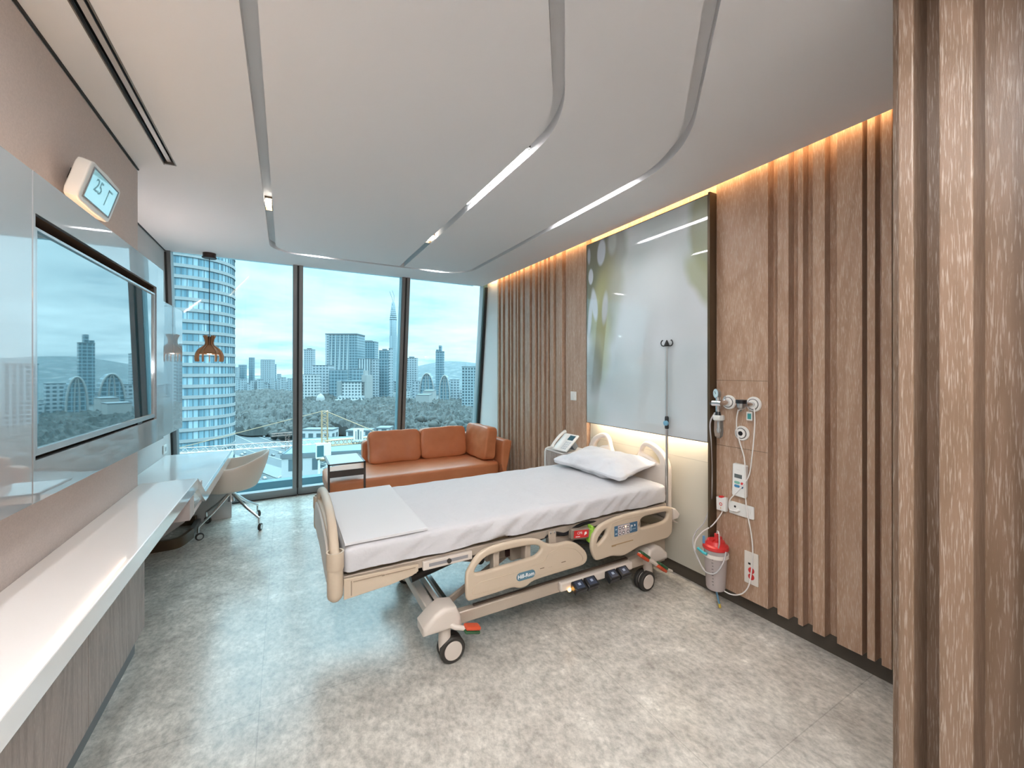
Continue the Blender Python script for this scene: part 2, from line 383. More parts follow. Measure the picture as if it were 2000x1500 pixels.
# ---- left wall: thick pier, then a recess by the window
struct('wall_left', MB().box(-1.3, -.765, -1.8, 3.20, 0, H-.012), FABRIC_W, smooth=0, bevel=.008, seg=3)
wl = MB(); wl.prism([(3.1,0),(yw(0)+.1,0),(yw(H-.012)+.1,H-.012),(3.1,H-.012)], -1.2, -1.045, AX_YZ)
struct('wall_left_recess', wl, M_('wall_fabric_grey', (.56,.54,.53), .8, bump=(420,.25,.002)), smooth=0)
struct('trim_2', MB().box(-1.045, -1.038, 3.2, 5.24, H-.008, H-.0005).box(-.768, -.760, -1.8, 3.2, H-.008, H-.0005), M_('shadow_gap', (.03,.03,.03), .7), smooth=0)
struct('wall_back', MB().box(-1.3, 2.7, -1.92, -1.8, 0, 2.9), PAINT_W, smooth=0)
struct('door_1', MB().box(.0, .95, -1.8, -1.76, 0, 2.1), OAK_G, smooth=0, bevel=.003)
# ---- window wall
GLASS = thin_glass('tinted_window_glass', (.72,.915,.972), 1.45, k=.5)
MULL = M_('window_frame_grey', (.20,.205,.21), .38, .4)
GASK = M_('window_gasket_black', (.012,.012,.012), .5)
REVEAL = M_('window_reveal_teal', (.13,.24,.27), .28, .3)
def lean(x0, x1, d0, d1, z0, z1):              # bar that follows the lean; d = distance outward of the pane plane
    b = MB(); v = [b.bm.verts.new(p) for p in ((x0,yw(z0)+d0,z0),(x1,yw(z0)+d0,z0),(x1,yw(z0)+d1,z0),(x0,yw(z0)+d1,z0),(x0,yw(z1)+d0,z1),(x1,yw(z1)+d0,z1),(x1,yw(z1)+d1,z1),(x0,yw(z1)+d1,z1))]
    for f in ((0,3,2,1),(4,5,6,7),(0,1,5,4),(1,2,6,5),(2,3,7,6),(3,0,4,7)): b.bm.faces.new([v[i] for i in f])
    return b
edges = [-1.045, .13, 1.355, 2.44]; ZT = 2.83
for i in range(3):
    x0, x1 = edges[i]+(.05 if i else .045), edges[i+1]-(.05 if i < 2 else .045)
    f = lean(x0-.045 if i == 0 else x0-.045, x1+.045, -.055, .05, .012, .095)
    wn = struct('window_%d' % (i+1), f, MULL, smooth=0, bevel=.003)
    wn['label'] = ['full-height tinted window pane left, behind the desk and pendant lamp', 'full-height tinted window pane in the middle, above the left sofa end', 'full-height tinted window pane at right, behind the sofa cushions'][i]
    obj('pane', lean(x0-.02, x1+.02, .008, .012, .08, ZT), GLASS, wn, smooth=0)
    obj('head_rail', lean(x0-.045, x1+.045, -.03, .05, 2.74, ZT), MULL, wn, smooth=0)
    obj('sill_gap', lean(x0-.045, x1+.045, -.05, .05, .0, .012), GASK, wn, smooth=0)
for i, x in enumerate((.13, 1.355)):
    b = lean(x-.05, x-.010, -.055, .07, .012, ZT)
    m_ = struct('trim_%d' % (3+i), b, MULL, smooth=0, bevel=.002)
    obj('gasket', lean(x-.010, x+.010, -.04, .07, .012, ZT), GASK, m_, smooth=0)
    obj('mullion_half', lean(x+.010, x+.05, -.055, .07, .012, ZT), MULL, m_, smooth=0, bevel=.002)
    obj('reveal', lean(x-.054, x-.0505, -.045, .09, .095, ZT), REVEAL, m_, smooth=0)
m_ = struct('trim_5', lean(-1.045, -1.0, -.055, .07, .012, ZT), MULL, smooth=0)
obj('gasket', lean(-1.05, -1.03, -.075, -.055, .012, H-.02), GASK, m_, smooth=0)
m_ = struct('trim_6', lean(2.44, 2.50, -.055, .07, .012, ZT), REVEAL, smooth=0)
obj('gasket', lean(2.465, 2.499, -.075, -.055, .012, H-.02), GASK, m_, smooth=0)
# outside ledge at floor level
ld = struct('trim_7', MB().box(-2.5, 4.5, 5.76, 6.9, -.35, -.16), M_('ledge_pale', (.30,.33,.34), .6), smooth=0)
obj('ledge_upstand', MB().box(-2.5, 4.5, 6.45, 6.6, -.16, .0), M_('ledge_teal', (.035,.09,.11), .5), ld, smooth=0)
# ---- cove light over the right wall and behind the picture
tag(obj('cove_light', MB().box(2.4365, 2.442, .55, 5.1, 2.765, 2.800), emis('warm_led', (1,.62,.30), L_COVE), smooth=0), 'warm hidden light strip above the oak wall along the ceiling edge', 'light')
# ================================================================== CEILING FIXTURES
STRIP = emis('strip_light', (.97,.985,1), L_STRIP)
def linear(x, y0, y1, label, w=.016, along='y', z=H+.030, g='linear lights in the ceiling slots'):
    t_ = thing('linear_light', label, 'light', (x, (y0+y1)/2, z), g)
    if along == 'y':
        obj('housing', MB().box(x-w-.002, x+w+.002, y0, y1, z, z+.05), WHITE_P, t_, smooth=0)
        obj('diffuser', MB().box(x-w, x+w*.55, y0+.004, y1-.004, z-.003, z+.0005), STRIP, t_, smooth=0)
        obj('end_cap', MB().box(x-.018, x+.018, y0-.02, y0, z-.002, z+.05), DARK_M, t_, smooth=0)
    else:
        obj('housing', MB().box(y0, y1, x-w, x+w, z, z+.05), WHITE_P, t_, smooth=0)
        obj('diffuser', MB().box(y0+.004, y1-.004, x-w, x+w, z-.003, z+.0005), STRIP, t_, smooth=0)
    return t_
linear(MX-.004, 1.93, 2.78, 'long lit strip light in the middle ceiling slot, over the bed')
linear(RX-.004, 1.94, 2.77, 'long lit strip light in the right ceiling slot, nearest the picture')
linear(FY, .20, .37, 'tiny lit strip in the front slot left of its junction', along='x')
linear(FY, 1.48, 1.66, 'tiny lit strip in the front slot right of its junction', along='x')
def slot_spot(x, y, label):
    t_ = thing('downlight', label, 'light', (x, y, H+.02), 'small twin downlights in the slots')
    fr_ = MB(); fr_.box(x-.025, x+.025, y-.07, y+.07, H+.045, H+.10); fr_.box(x-.025, x-.021, y-.07, y+.07, H+.004, H+.045); fr_.box(x+.021, x+.025, y-.07, y+.07, H+.004, H+.045); fr_.box(x-.021, x+.021, y+.064, y+.07, H+.004, H+.045)
    obj('housing', fr_, BRONZE, t_, smooth=0)
    for k in (-.032, .022):
        obj('lens', MB().lathe([(0,0),(.014,0),(.017,.012),(.017,.03),(0,.03)], (x, y+k, H+.015), 16), emis('spot_lens', (1,.93,.82), 14), t_)
slot_spot(LX, 3.49, 'twin downlight in the left ceiling slot, dark bronze housing')
slot_spot(MX, 3.66, 'twin downlight in the middle ceiling slot, beyond the strip light')
# downlights added unseen behind the viewpoint to brighten the room
for x, y in ((.35,-.25),(1.05,-.9),(-.3,-1.0),(.55,.25)):
    t_ = thing('added_downlight', 'round ceiling downlight added unseen in the entry to brighten the room', 'light', (x, y, H), 'added entry downlights')
    obj('trim_ring', MB().lathe([(.055,-.001),(.07,-.006),(.075,0),(.055,.0)], (x, y, H), 24), WHITE_P, t_)
    obj('lens', MB().lathe([(0,-.002),(.055,-.002),(.055,-.0005),(0,-.0005)], (x, y, H), 24), emis('down_lens', (.98,.97,.96), L_DOWN), t_)
linear(.45, -1.1, .1, 'long lit strip light in the ceiling behind the viewpoint', z=H-.004, w=.03)
linear(-.2, -1.1, 1.0, 'long lit strip light in the entry ceiling by the left wall', z=H-.004, w=.03)
# slot diffuser
t_ = thing('air_slot_diffuser', 'long dark linear air diffuser slot in the ceiling above the television wall', 'vent', (-.586, .95, H))
fr_ = MB(); fr_.box(-.617,-.612,-1.2,3.05,H-.003,H+.05); fr_.box(-.561,-.556,-1.2,3.04,H-.003,H+.05); fr_.box(-.612,-.561,3.035,3.045,H-.001,H+.05)
obj('frame', fr_, M_('diffuser_frame', (.20,.18,.165), .4, .4), t_, smooth=0)
obj('blade', MB().box(-.598,-.578,-1.2,3.035,H+.012,H+.018), M_('diffuser_blade', (.52,.50,.49), .4, .3), t_, smooth=0)
obj('plenum', MB().box(-.612,-.561,-1.2,3.035,H+.050,H+.060).box(-.612,-.606,-1.2,3.035,H+.01,H+.05).box(-.567,-.561,-1.2,3.035,H+.01,H+.05), BLACK, t_, smooth=0)
# ================================================================== LEFT WALL: glass panels, television, thermostat
def glass_panel(label, y0, y1, z0, z1, xf, th=.012, hole=None):
    t_ = thing('wall_glass_panel', label, 'wall panel', (xf, (y0+y1)/2 if y1-y0 < 2 else y1, z0), 'pale back-painted glass wall panels')
    loops = [[(y0,z0),(y1,z0),(y1,z1),(y0,z1)]]
    if hole: loops.append([(hole[0],hole[2]),(hole[1],hole[2]),(hole[1],hole[3]),(hole[0],hole[3])])
    obj('glass_sheet', plate(loops, th, TM(AX_YZ, xf-th/2, 0, 0)), BACKGL, t_, smooth=0)
    return t_
PX = -.62
def ky(y): return y*.8552
def kz(z): return 1.5+(z-1.5)*.8552
ZP0, ZP1 = kz(1.056), kz(2.174)
Y0, Y1, Y2, Y3, Y4 = -1.2, ky(1.968), ky(1.972), ky(3.375), ky(3.513)
NY0, NY1, NZ0, NZ1 = ky(1.985), ky(3.355), kz(1.200), kz(2.036)
p1 = glass_panel('pale reflective glass wall panel at the far left edge, left of the television', Y0, Y1, ZP0, ZP1, PX)
obj('backing', MB().box(-.764, PX-.013, Y0+.04, Y1-.005, ZP0+.06, ZP1-.06), WHITE_P, p1, smooth=0)
p2 = glass_panel('pale reflective glass wall panel framing the television', Y2, Y3, ZP0, ZP1, PX, hole=(NY0,NY1,NZ0,NZ1))
bx_ = PX-.0125
obj('backing', MB().box(-.764,bx_,Y2,Y3,ZP0+.06,NZ0-.02).box(-.764,bx_,Y2,Y3,NZ1+.02,ZP1-.06), WHITE_P, p2, smooth=0)
bk_ = MB(); bk_.box(-.72,-.71,Y2,Y3,NZ0-.01,NZ1+.01); bk_.box(-.71,bx_,Y2,Y3,NZ1+.001,NZ1+.019); bk_.box(-.71,bx_,Y2,Y3,NZ0-.019,NZ0-.001); bk_.box(-.71,bx_,Y2,NY0,NZ0,NZ1); bk_.box(-.71,bx_,NY1,Y3-.001,NZ0,NZ1)
obj('recess_lining', bk_, M_('recess_brown', (.14,.085,.05), .5), p2, smooth=0)
p2b = glass_panel('narrow pale glass strip panel just right of the television panel', Y3+.003, Y4, ZP0, ZP1, PX)
obj('backing', MB().box(-.764, PX-.013, Y3+.004, Y4-.02, ZP0+.06, ZP1-.06), WHITE_P, p2b, smooth=0)
p3 = glass_panel('pale reflective glass wall panel above the desk, next to the window frame', 3.40, 4.755, .989, 2.056, -.84)
obj('backing', MB().box(-1.044, -.853, 3.5, 4.70, 1.04, 2.00), WHITE_P, p3, smooth=0)
for r_ in (p2,p2b,p3): r_.rotation_euler = (0,0,-.0175)
p1.rotation_euler = (0,0,-.0175); p1.location.x -= .012; p2b.location.x += .011
tag(obj('led_strip', MB().box(-.762, -.752, -1.1, 2.95, ZP1-.05, ZP1-.04), emis('panel_led', (1,.68,.42), 5.0), smooth=0), 'warm light strip along the top of the glass wall panels', 'light', 'light strips behind the glass panels')
tag(obj('led_strip', MB().box(-.762, -.752, -1.1, 2.95, ZP0+.04, ZP0+.05), emis('panel_led_low', (1,.78,.62), 1.4), smooth=0), 'warm light strip along the bottom of the glass wall panels', 'light', 'light strips behind the glass panels')
tag(obj('led_strip', MB().box(-1.040, -1.030, 3.55, 4.65, 2.005, 2.015), emis('panel_led_far', (1,.82,.76), 14.0), smooth=0), 'soft light strip on top of the glass panel above the desk', 'light')
t_ = thing('television', 'large flat television in a recess of the glass wall, window reflected in its screen', 'television', (-.6, ky(2.67), 1.27))
a0, a1, c0_, c1_ = ky(1.992), ky(3.338), kz(1.213), kz(1.993)
obj('body', MB().box(-.69, PX-.012, a0+.008, a1-.008, c0_+.008, c1_-.008), BLACK, t_, smooth=0, bevel=.003)
obj('bezel', plate([[(a0,c0_),(a1,c0_),(a1,c1_),(a0,c1_)],[(a0+.012,c0_+.020),(a1-.008,c0_+.020),(a1-.008,c1_-.008),(a0+.012,c1_-.008)]], .009, TM(AX_YZ,PX-.008,0,0)), M_('silver_bezel', (.62,.66,.68), .25, .6), t_, smooth=0)
obj('screen', MB().box(PX-.012, PX-.0105, a0+.011, a1-.007, c0_+.019, c1_-.007), M_('screen_glass', (.03,.12,.16), .02, 0, spec=1.0, coat=1.0, cr=0, ior=2.7), t_, smooth=0)
obj('logo_tab', MB().box(PX-.012, PX-.004, ky(3.02), ky(3.10), c0_-.010, c0_), BLACK, t_, smooth=0, label='small black logo tab under the screen')
t_.rotation_euler = (0,0,-.0175)
# thermostat display, tilted downwards
R_ = Matrix.Rotation(math.radians(-14), 4, 'Y')
TT = Matrix.Translation((-.70, 2.345, 2.255)) @ Matrix.Rotation(math.radians(16), 4, 'Y')
t_ = thing('wall_display', 'white digital temperature display tilted on the wall above the television panel', 'display', (-.74, 2.35, 2.25))
hull = spline([(-.155,-.075),(-.08,-.083),(0,-.086),(.08,-.083),(.155,-.075),(.162,0),(.155,.075),(.08,.083),(0,.086),(-.08,.083),(-.155,.075),(-.162,0)], 3)
obj('housing', plate([hull], .045, TT @ TM(AX_YZ,0,0,0), .006), WHITE_P, t_)
obj('screen', MB().box(.0225, .0245, -.128, .128, -.058, .062, TT), M_('lcd_glass', (.30,.60,.68), .08, spec=.8, coat=1, cr=0, em=(.35,.8,.9), es=.08), t_, smooth=0)
obj('screen_frame', plate([[(-.132,-.062),(.132,-.062),(.132,.066),(-.132,.066)],[(-.127,-.057),(.127,-.057),(.127,.061),(-.127,.061)]], .003, TT @ TM(AX_YZ,.0245,0,0)), M_('frame_grey', (.2,.22,.24), .4), t_, smooth=0)
obj('digits', text_mesh('25', .075, TT @ TM(AX_YZ,.0250,-.045,.012), .0004), M_('lcd_digits', (.20,.47,.55), .3), t_, smooth=0)
obj('bar_mark', MB().box(.0245,.0253,.045,.052,-.03,.04,TT).box(.0245,.0253,.045,.085,.033,.040,TT), M_('lcd_marks', (.20,.47,.55), .3), t_, smooth=0)
obj('bracket', MB().box(-.07,-.0225,-.05,.05,-.05,.05,TT), DARK_M, t_, smooth=0)
# ================================================================== COUNTER, CABINET, DESK
XC = -.482
t_ = thing('wall_counter', 'long white polished stone counter along the left wall below the television', 'counter', (-.62, 1.5, .79))
obj('counter_top', MB().box(-.764, XC, -1.75, 3.215, .757, .826), WHITE_G, t_, smooth=0, bevel=.004)
dk = thing('desk', 'white polished desk by the window with a stepped zigzag front edge', 'desk', (-.75, 4.3, 0))
obj('desk_top', MB().box(-1.043, XC-.02, 3.216, 5.22, .630, .666), WHITE_G, dk, smooth=0, bevel=.003)
zz = [(3.216,.826),(3.50,.667),(5.22,.667),(5.22,.600),(3.505,.600),(3.232,.748),(3.216,.757)]
obj('zigzag_apron', plate([zz], .02, TM(AX_YZ, XC-.010, 0, 0)), WHITE_G, dk, smooth=0, bevel=.002, label='front edge that steps down in a zigzag from counter to desk')
obj('step_riser', MB().box(-.764, XC-.02, 3.216, 3.228, .60, .826).box(-1.043,-.764,3.216,3.228,.60,.666), WHITE_G, dk, smooth=0)
obj('slope', MB().prism([(3.228,.818),(3.50,.666),(3.228,.666)], -.56, XC-.02, AX_YZ), WHITE_G, dk, smooth=0)
obj('apron_backing', MB().box(-.60, XC-.022, 3.10, 3.52, .600, .748), M_('pinkish_panel', (.62,.54,.52), .6), dk, smooth=0)
GREYP = M_('grey_underdesk_panel', (.42,.385,.375), .5)
obj('back_panel', MB().box(-1.043, -1.02, 3.24, 5.06, 0, .63), GREYP, dk, smooth=0)
obj('side_panel', MB().box(-1.02, XC-.0, 5.06, 5.09, 0, .60), M_('desk_side', (.60,.58,.57), .4), dk, smooth=0, bevel=.002)
# sculpted belly under the top
be = [(-1.0,.60),(-.55,.60),(-.54,.56),(-.62,.44),(-.76,.34),(-.92,.30),(-1.0,.30)]
obj('under_body', MB().prism([(a,c) for a,c in be], -5.0, -3.62, Matrix(((1,0,0,0),(0,0,-1,0),(0,1,0,0),(0,0,0,1)))), GREYP, dk, smooth=40)
FOOT = M_('brown_base_lacquer', (.10,.062,.03), .35)
lp = [(-1.0,4.40),(-.88,4.40),(-.79,4.43),(-.735,4.62)]
lp2 = [(-.735,4.62),(-.765,5.0),(-.86,5.03),(-1.0,5.01)]
def band(pts, z0, z1, w):
    b = MB(); P = spline(pts, 6, False); L = offs([Vector(p) for p in P], w/2); R = offs([Vector(p) for p in P], -w/2)
    b.prism([*L, *reversed(R)], z0, z1); return b
obj('base_loop', band(lp, 0, .085, .03), FOOT, dk, label='dark brown curved base rail, near half')
obj('base_loop', band(lp2[1:], 0, .085, .03), FOOT, dk, label='dark brown curved base rail, far half')
obj('base_bar', MB().box(-.775,-.728,4.60,5.02,0,.05), M_('base_bar_grey', (.22,.21,.20), .3, .4), dk, smooth=0, bevel=.006)
cb_ = thing('base_cabinet', 'grey oak veneer cabinet on a dark plinth under the white counter', 'cabinet', (-.70, 1.5, 0))
obj('body', MB().box(-.7635, -.675, -1.75, 2.872, .13, .757), OAK_G, cb_, smooth=0, bevel=.001)
for k, (a, c) in enumerate(((.0,.72),(.724,1.44),(1.444,2.155),(2.159,2.872))):
    obj('door', MB().box(-.675, -.660, a, c, .132, .755), OAK_G, cb_, smooth=0, bevel=.001)
obj('plinth', MB().box(-.7635, -.700, -1.75, 2.872, 0, .13), M_('plinth_grey', (.17,.17,.175), .4, .3), cb_, smooth=0)
def socket_plate(name, label, cat, M, w, h, m=WHITE_P, group=None, loc=(0,0,0)):
    t_ = thing(name, label, cat, loc, group)
    obj('plate', plate([rrect(-w/2,w/2,-h/2,h/2,.004)], .010, M, .002), m, t_); return t_
Ms = TM(AX_YZ, -1.038, 5.185, .735)
t_ = socket_plate('wall_socket', 'small white socket on the left wall above the desk', 'socket', Ms, .12, .085, loc=(-1.04,5.19,.735))
obj('outlet', MB().box(-.02,.02,-.02,.02,.004,.007,Ms), M_('socket_grey', (.35,.35,.36), .4), t_, smooth=0)
# ================================================================== PENDANT LAMP
px_, py_ = -.675, 5.128
t_ = thing('pendant_lamp', 'dark pendant lamp with tulip-shaped wooden ribbed shade above the desk', 'lamp', (px_, py_, H))
BR = M_('dark_bronze_canopy', (.06,.035,.03), .35, .4)
obj('canopy', MB().lathe([(0,-.052),(.058,-.052),(.064,-.046),(.064,-.042),(.056,-.042),(.056,0),(0,0)], (px_,py_,H), 28), BR, t_)
obj('cord', MB().tube([(px_,py_,H-.05),(px_,py_,1.84)], .0035, 8), BLACK, t_)
obj('lamp_holder', MB().lathe([(0,.115),(.012,.115),(.017,.10),(.017,.0),(.022,-.01),(0,-.01)], (px_,py_,1.745), 18), BLACK, t_)
obj('bulb', MB().lathe([(0,-.06),(.02,-.055),(.032,-.03),(.03,-.01),(.016,.015),(0,.015)], (px_,py_,1.735), 18), emis('pendant_bulb', (1,.86,.66), 5), t_)
WOODS = M_('shade_wood', (.42,.21,.10), .45)
prof = [(.046,1.868),(.034,1.845),(.026,1.815),(.026,1.785),(.036,1.762),(.066,1.738),(.092,1.708),(.106,1.672),(.110,1.635),(.104,1.604)]
for k in range(12):
    a = 2*PI*k/12+.15
    P = spline([(r,z) for r, z in prof], 3, False)
    Lr = offs(P, .012); Rr = offs(P, -.012)
    Mk = Matrix.Translation((px_,py_,0)) @ Matrix.Rotation(a, 4, 'Z') @ AX_XZ
    obj('rib', plate([[*Lr, *reversed(Rr)]], .004, Mk), WOODS, t_, smooth=0)
obj('shade_ring', MB().tube([(px_+.098*math.cos(2*PI*k/32), py_+.098*math.sin(2*PI*k/32), 1.69) for k in range(32)], .0025, 6, True), WOODS, t_)
obj('shade_bowl', MB().lathe([(.030,1.768),(.060,1.745),(.088,1.712),(.100,1.680),(.0985,1.679),(.086,1.710),(.058,1.742),(.028,1.765)], (px_,py_,0), 20), WOODS, t_, label='thin wooden inner bowl of the shade')
# ================================================================== SWIVEL CHAIR
cx, cy = -.455, 4.745
t_ = thing('swivel_chair', 'cream tub swivel chair on a four-star chrome base with castors at the desk', 'chair', (cx, cy, 0))
SHELL = M_('cream_shell', (.67,.58,.50), .42)
mb = MB(); NA, NR = 48, 14; grid = []
for i in range(NA):
    a = 2*PI*i/NA; ca, sa = math.cos(a), math.sin(a)      # a = 0 is the back (+X)
    back = (1+ca)/2
    rx = .250+.035*back**2; ry = .285
    zr = .47+.15*min(1,max(0,(ca+.85)/.45))**1.3+.105*max(0,ca)**1.8
    row = []
    for j_ in range(NR+1):
        s_ = j_/NR
        if s_ < .55:
            q = s_/.55; r_ = .80*math.sin(q*PI/2)**.9; z_ = .385+.035*q**3
        else:
            q = (s_-.55)/.45; r_ = .80+.20*math.sin(q*PI/2); z_ = .42+(zr-.42)*q**1.15
        row.append(mb.bm.verts.new((cx-.02+rx*r_*ca+(.035*back*max(0,(z_-.45))/.25), cy+ry*r_*sa, z_)))
    grid.append(row)
for i in range(NA):
    for j_ in range(NR):
        A, B = grid[i], grid[(i+1)%NA]
        f = [A[j_],B[j_],B[j_+1],A[j_+1]]
        if j_ == 0: pass
        mb.bm.faces.new(f)
bmesh.ops.remove_doubles(mb.bm, verts=mb.bm.verts, dist=1e-5)
o = obj('shell', mb, SHELL, t_, smooth=80)
so = o.modifiers.new('solid', 'SOLIDIFY'); so.thickness = .018; so.offset = 1
sb = o.modifiers.new('sub', 'SUBSURF'); sb.levels = 1; sb.render_levels = 1
obj('seat_pad', cushion(cx-.03, cy, .437, .19, .20, .018, 8, 5), SHELL, t_)
obj('column', MB().lathe([(0,.385),(.055,.385),(.055,.37),(.024,.36),(.024,.27),(.03,.255),(0,.25)], (cx,cy,0), 20), CHROME, t_)
for k, (wx, wy) in enumerate(((-.675,4.515),(-.216,4.524),(-.25,4.966),(-.680,4.985))):
    lg = obj('leg', MB().tube([(cx,cy,.33),(cx+(wx-cx)*.12,cy+(wy-cy)*.12,.315),(cx+(wx-cx)*.55,cy+(wy-cy)*.55,.205),(wx,wy,.118),(wx,wy,.068)], [.015,.014,.012,.010,.009], 10), CHROME, t_)
    an = math.radians((20,70,110,150)[k]); Mw = Matrix.Rotation(an, 4, 'Z') @ Matrix.Rotation(PI/2, 4, 'X')
    cst = obj('castor', MB().lathe([(.019,-.011),(.030,-.011),(.033,-.006),(.033,.006),(.030,.011),(.019,.011)], (wx+.01,wy,.0335), 24, Mw), RUBBER, lg)
    obj('castor_hub', MB().lathe([(0,-.012),(.022,-.012),(.022,.012),(0,.012)], (wx+.01,wy,.0335), 20, Mw), CHROME, lg)
# ================================================================== SOFA AND CUSHIONS
sf = thing('sofa', 'tan leather sofa with open chaise end standing under the window', 'sofa', (1.3, 4.6, 0))
def ystack(name, outline, y0, y1, m, par, bev=.02, **k):
    return obj(name, plate([outline], y1-y0, TM(AX_XZ, 0, (y0+y1)/2, 0), bev, 3), m, par, **k)
obj('seat', cushion(1.285, 4.60, .372, .935, .395, .078, 16, 9, puff=.012), LEATHER, sf)
obj('base', MB().box(.44, 2.20, 4.26, 4.93, .09, .30), LEATHER, sf, bevel=.03, seg=3)
obj('piping', MB().tube([(.42,4.215,.292),(2.12,4.215,.292),(2.205,4.235,.315),(2.225,4.25,.42)], .005, 8), M_('leather_seam', (.30,.10,.04), .5), sf)
bo = MB(); 
obj('backrest', plate([rrect(.78, 2.32, .25, .70, .06)], .13, TM(AX_XZ, 0, 5.01, 0), .03, 3), LEATHER, sf)
arm = [(2.20,.09),(2.235,.30),(2.215,.45),(2.235,.655),(2.27,.69),(2.335,.685),(2.36,.655),(2.33,.5),(2.29,.30),(2.255,.09)]
obj('armrest', plate([spline(arm, 4)], .80, TM(AX_XZ, 0, 4.63, 0), .025, 3), LEATHER, sf)
for x in (.55, 2.12):
    for y in (4.34, 4.86): obj('leg', MB().lathe([(0,0),(.016,0),(.022,.095),(0,.095)], (x,y,0), 12), DARK_M, sf)
CU = dict(n=24, e=9, wr=.009, ws=6)
tlt = Matrix.Rotation(math.radians(-9), 4, 'X')
tag(obj('sofa_cushion', cushion(1.115, 4.83, .632, .295, .072, .185, seed=1, puff=0, M=tlt, pinch=.0, **CU), LEATHER), 'tan leather back cushion, leftmost of the three on the sofa', 'cushion', 'tan leather sofa cushions')
tag(obj('sofa_cushion', cushion(1.705, 4.83, .632, .29, .072, .185, seed=5, puff=0, M=tlt, **CU), LEATHER), 'tan leather back cushion, middle one of the three on the sofa', 'cushion', 'tan leather sofa cushions')
tlc = Matrix.Rotation(math.radians(7), 4, 'Y') @ Matrix.Rotation(math.radians(4), 4, 'Z')
tag(obj('sofa_cushion', cushion(2.105, 4.585, .650, .078, .275, .195, seed=9, puff=0, M=tlc, **CU), LEATHER), 'tan leather cushion standing against the sofa armrest at right', 'cushion', 'tan leather sofa cushions')
# C-shaped side table
t_ = thing('side_table', 'small glass-topped dark metal side table pushed over the sofa chaise end', 'table', (.52, 4.12, 0))
TB = M_('table_bronze', (.09,.07,.065), .35, .5)
tx0, tx1, ty0, ty1, tz = .352, .668, 4.11, 4.56, .640
fr_ = MB()
for a, c in (((tx0,ty0),(tx1,ty0)),((tx0,ty1),(tx1,ty1)),((tx0,ty0),(tx0,ty1)),((tx1,ty0),(tx1,ty1))):
    fr_.box(min(a[0],c[0])-.008, max(a[0],c[0])+.008, min(a[1],c[1])-.008, max(a[1],c[1])+.008, tz-.012, tz)
obj('top_frame', fr_, TB, t_, smooth=0)
obj('glass_top', MB().box(tx0+.009, tx1-.009, ty0+.009, ty1-.009, tz-.006, tz+.001), M_('milky_glass', (.70,.76,.78), .05, coat=1, cr=0), t_, smooth=0, bevel=.001)
for x in (tx0, tx1): obj('leg', MB().box(x-.009, x+.009, ty0-.009, ty0+.009, .012, tz-.012), TB, t_, smooth=0)
obj('crossbar', MB().box(tx0+.009, tx1-.009, ty0-.006, ty0+.006, .515, .575), TB, t_, smooth=0)
obj('foot', MB().box(tx0-.009, tx1+.009, ty0-.012, ty0+.02, 0, .012).box(tx0-.009, tx0+.009, ty0, ty0+.42, 0, .012).box(tx1-.009, tx1+.009, ty0, ty0+.42, 0, .012), TB, t_, smooth=0)
# ================================================================== BEDSIDE CABINET AND TELEPHONE
t_ = thing('bedside_cabinet', 'grey oak bedside cabinet with white rounded edging between bed and slatted wall', 'cabinet', (2.32, 3.1, 0))
obj('body', MB().box(2.172, 2.47, 2.965, 3.225, .06, .755), OAK_G, t_, smooth=0, bevel=.002)
obj('top', MB().box(2.165, 2.475, 2.96, 3.232, .756, .770), M_('cabinet_top', (.66,.61,.57), .35), t_, smooth=0, bevel=.003)
obj('edge_band', MB().tube([(2.168,3.238,.10),(2.168,3.238,.742),(2.176,3.238,.764),(2.20,3.236,.775),(2.45,3.236,.775)], .010, 10), WHITE_P, t_, label='white rounded edge trim')
obj('door', MB().box(2.160, 2.172, 2.970, 3.220, .07, .50), OAK_G, t_, smooth=0, bevel=.002)
obj('drawer', MB().box(2.160, 2.172, 2.970, 3.220, .505, .75), OAK_G, t_, smooth=0, bevel=.002)
for x_ in (2.25,2.42):
    for y_ in (3.0,3.2): obj('castor', MB().lathe([(0,-.01),(.03,-.01),(.03,.01),(0,.01)], (x_,y_,.03), 16, Matrix.Rotation(PI/2,4,'X')), RUBBER, t_)
t_ = thing('telephone', 'white desk telephone with a small dark display on the bedside cabinet', 'telephone', (2.26, 3.05, .77))
PM = Matrix.Translation((2.18, 3.035, .776)) @ Matrix.Rotation(math.radians(4), 4, 'Z') @ Matrix.Rotation(math.radians(-40), 4, 'Y')
obj('body', MB().box(0,.205,-.105,.085,0,.018,PM), WHITE_P, t_, bevel=.006, seg=3)
obj('stand', MB().box(.10,.15,-.08,.06,-.075,0,PM).box(.02,.19,-.09,.07,-.012,0,PM), M_('phone_stand_grey', (.25,.27,.29), .4), t_, smooth=0)
hs = spline([(.0,.062,.04),(.03,.062,.052),(.10,.062,.058),(.17,.062,.052),(.205,.062,.038)], 4, False)
obj('handset', MB().tube([PM @ Vector(p) for p in hs], [.017]*3+[.013]*11+[.017]*3 if len(hs)==17 else .015, 12), WHITE_P, t_)
obj('display', MB().box(.13,.185,-.085,-.015,.018,.0205,PM), M_('phone_display', (.05,.12,.15), .15), t_, smooth=0)
kp = MB()
for i in range(4):
    for j_ in range(3): kp.box(.02+i*.024,.036+i*.024,-.085+j_*.024,-.069+j_*.024,.018,.022,PM)
obj('keypad', kp, M_('keys_grey', (.6,.62,.63), .4), t_, smooth=0)
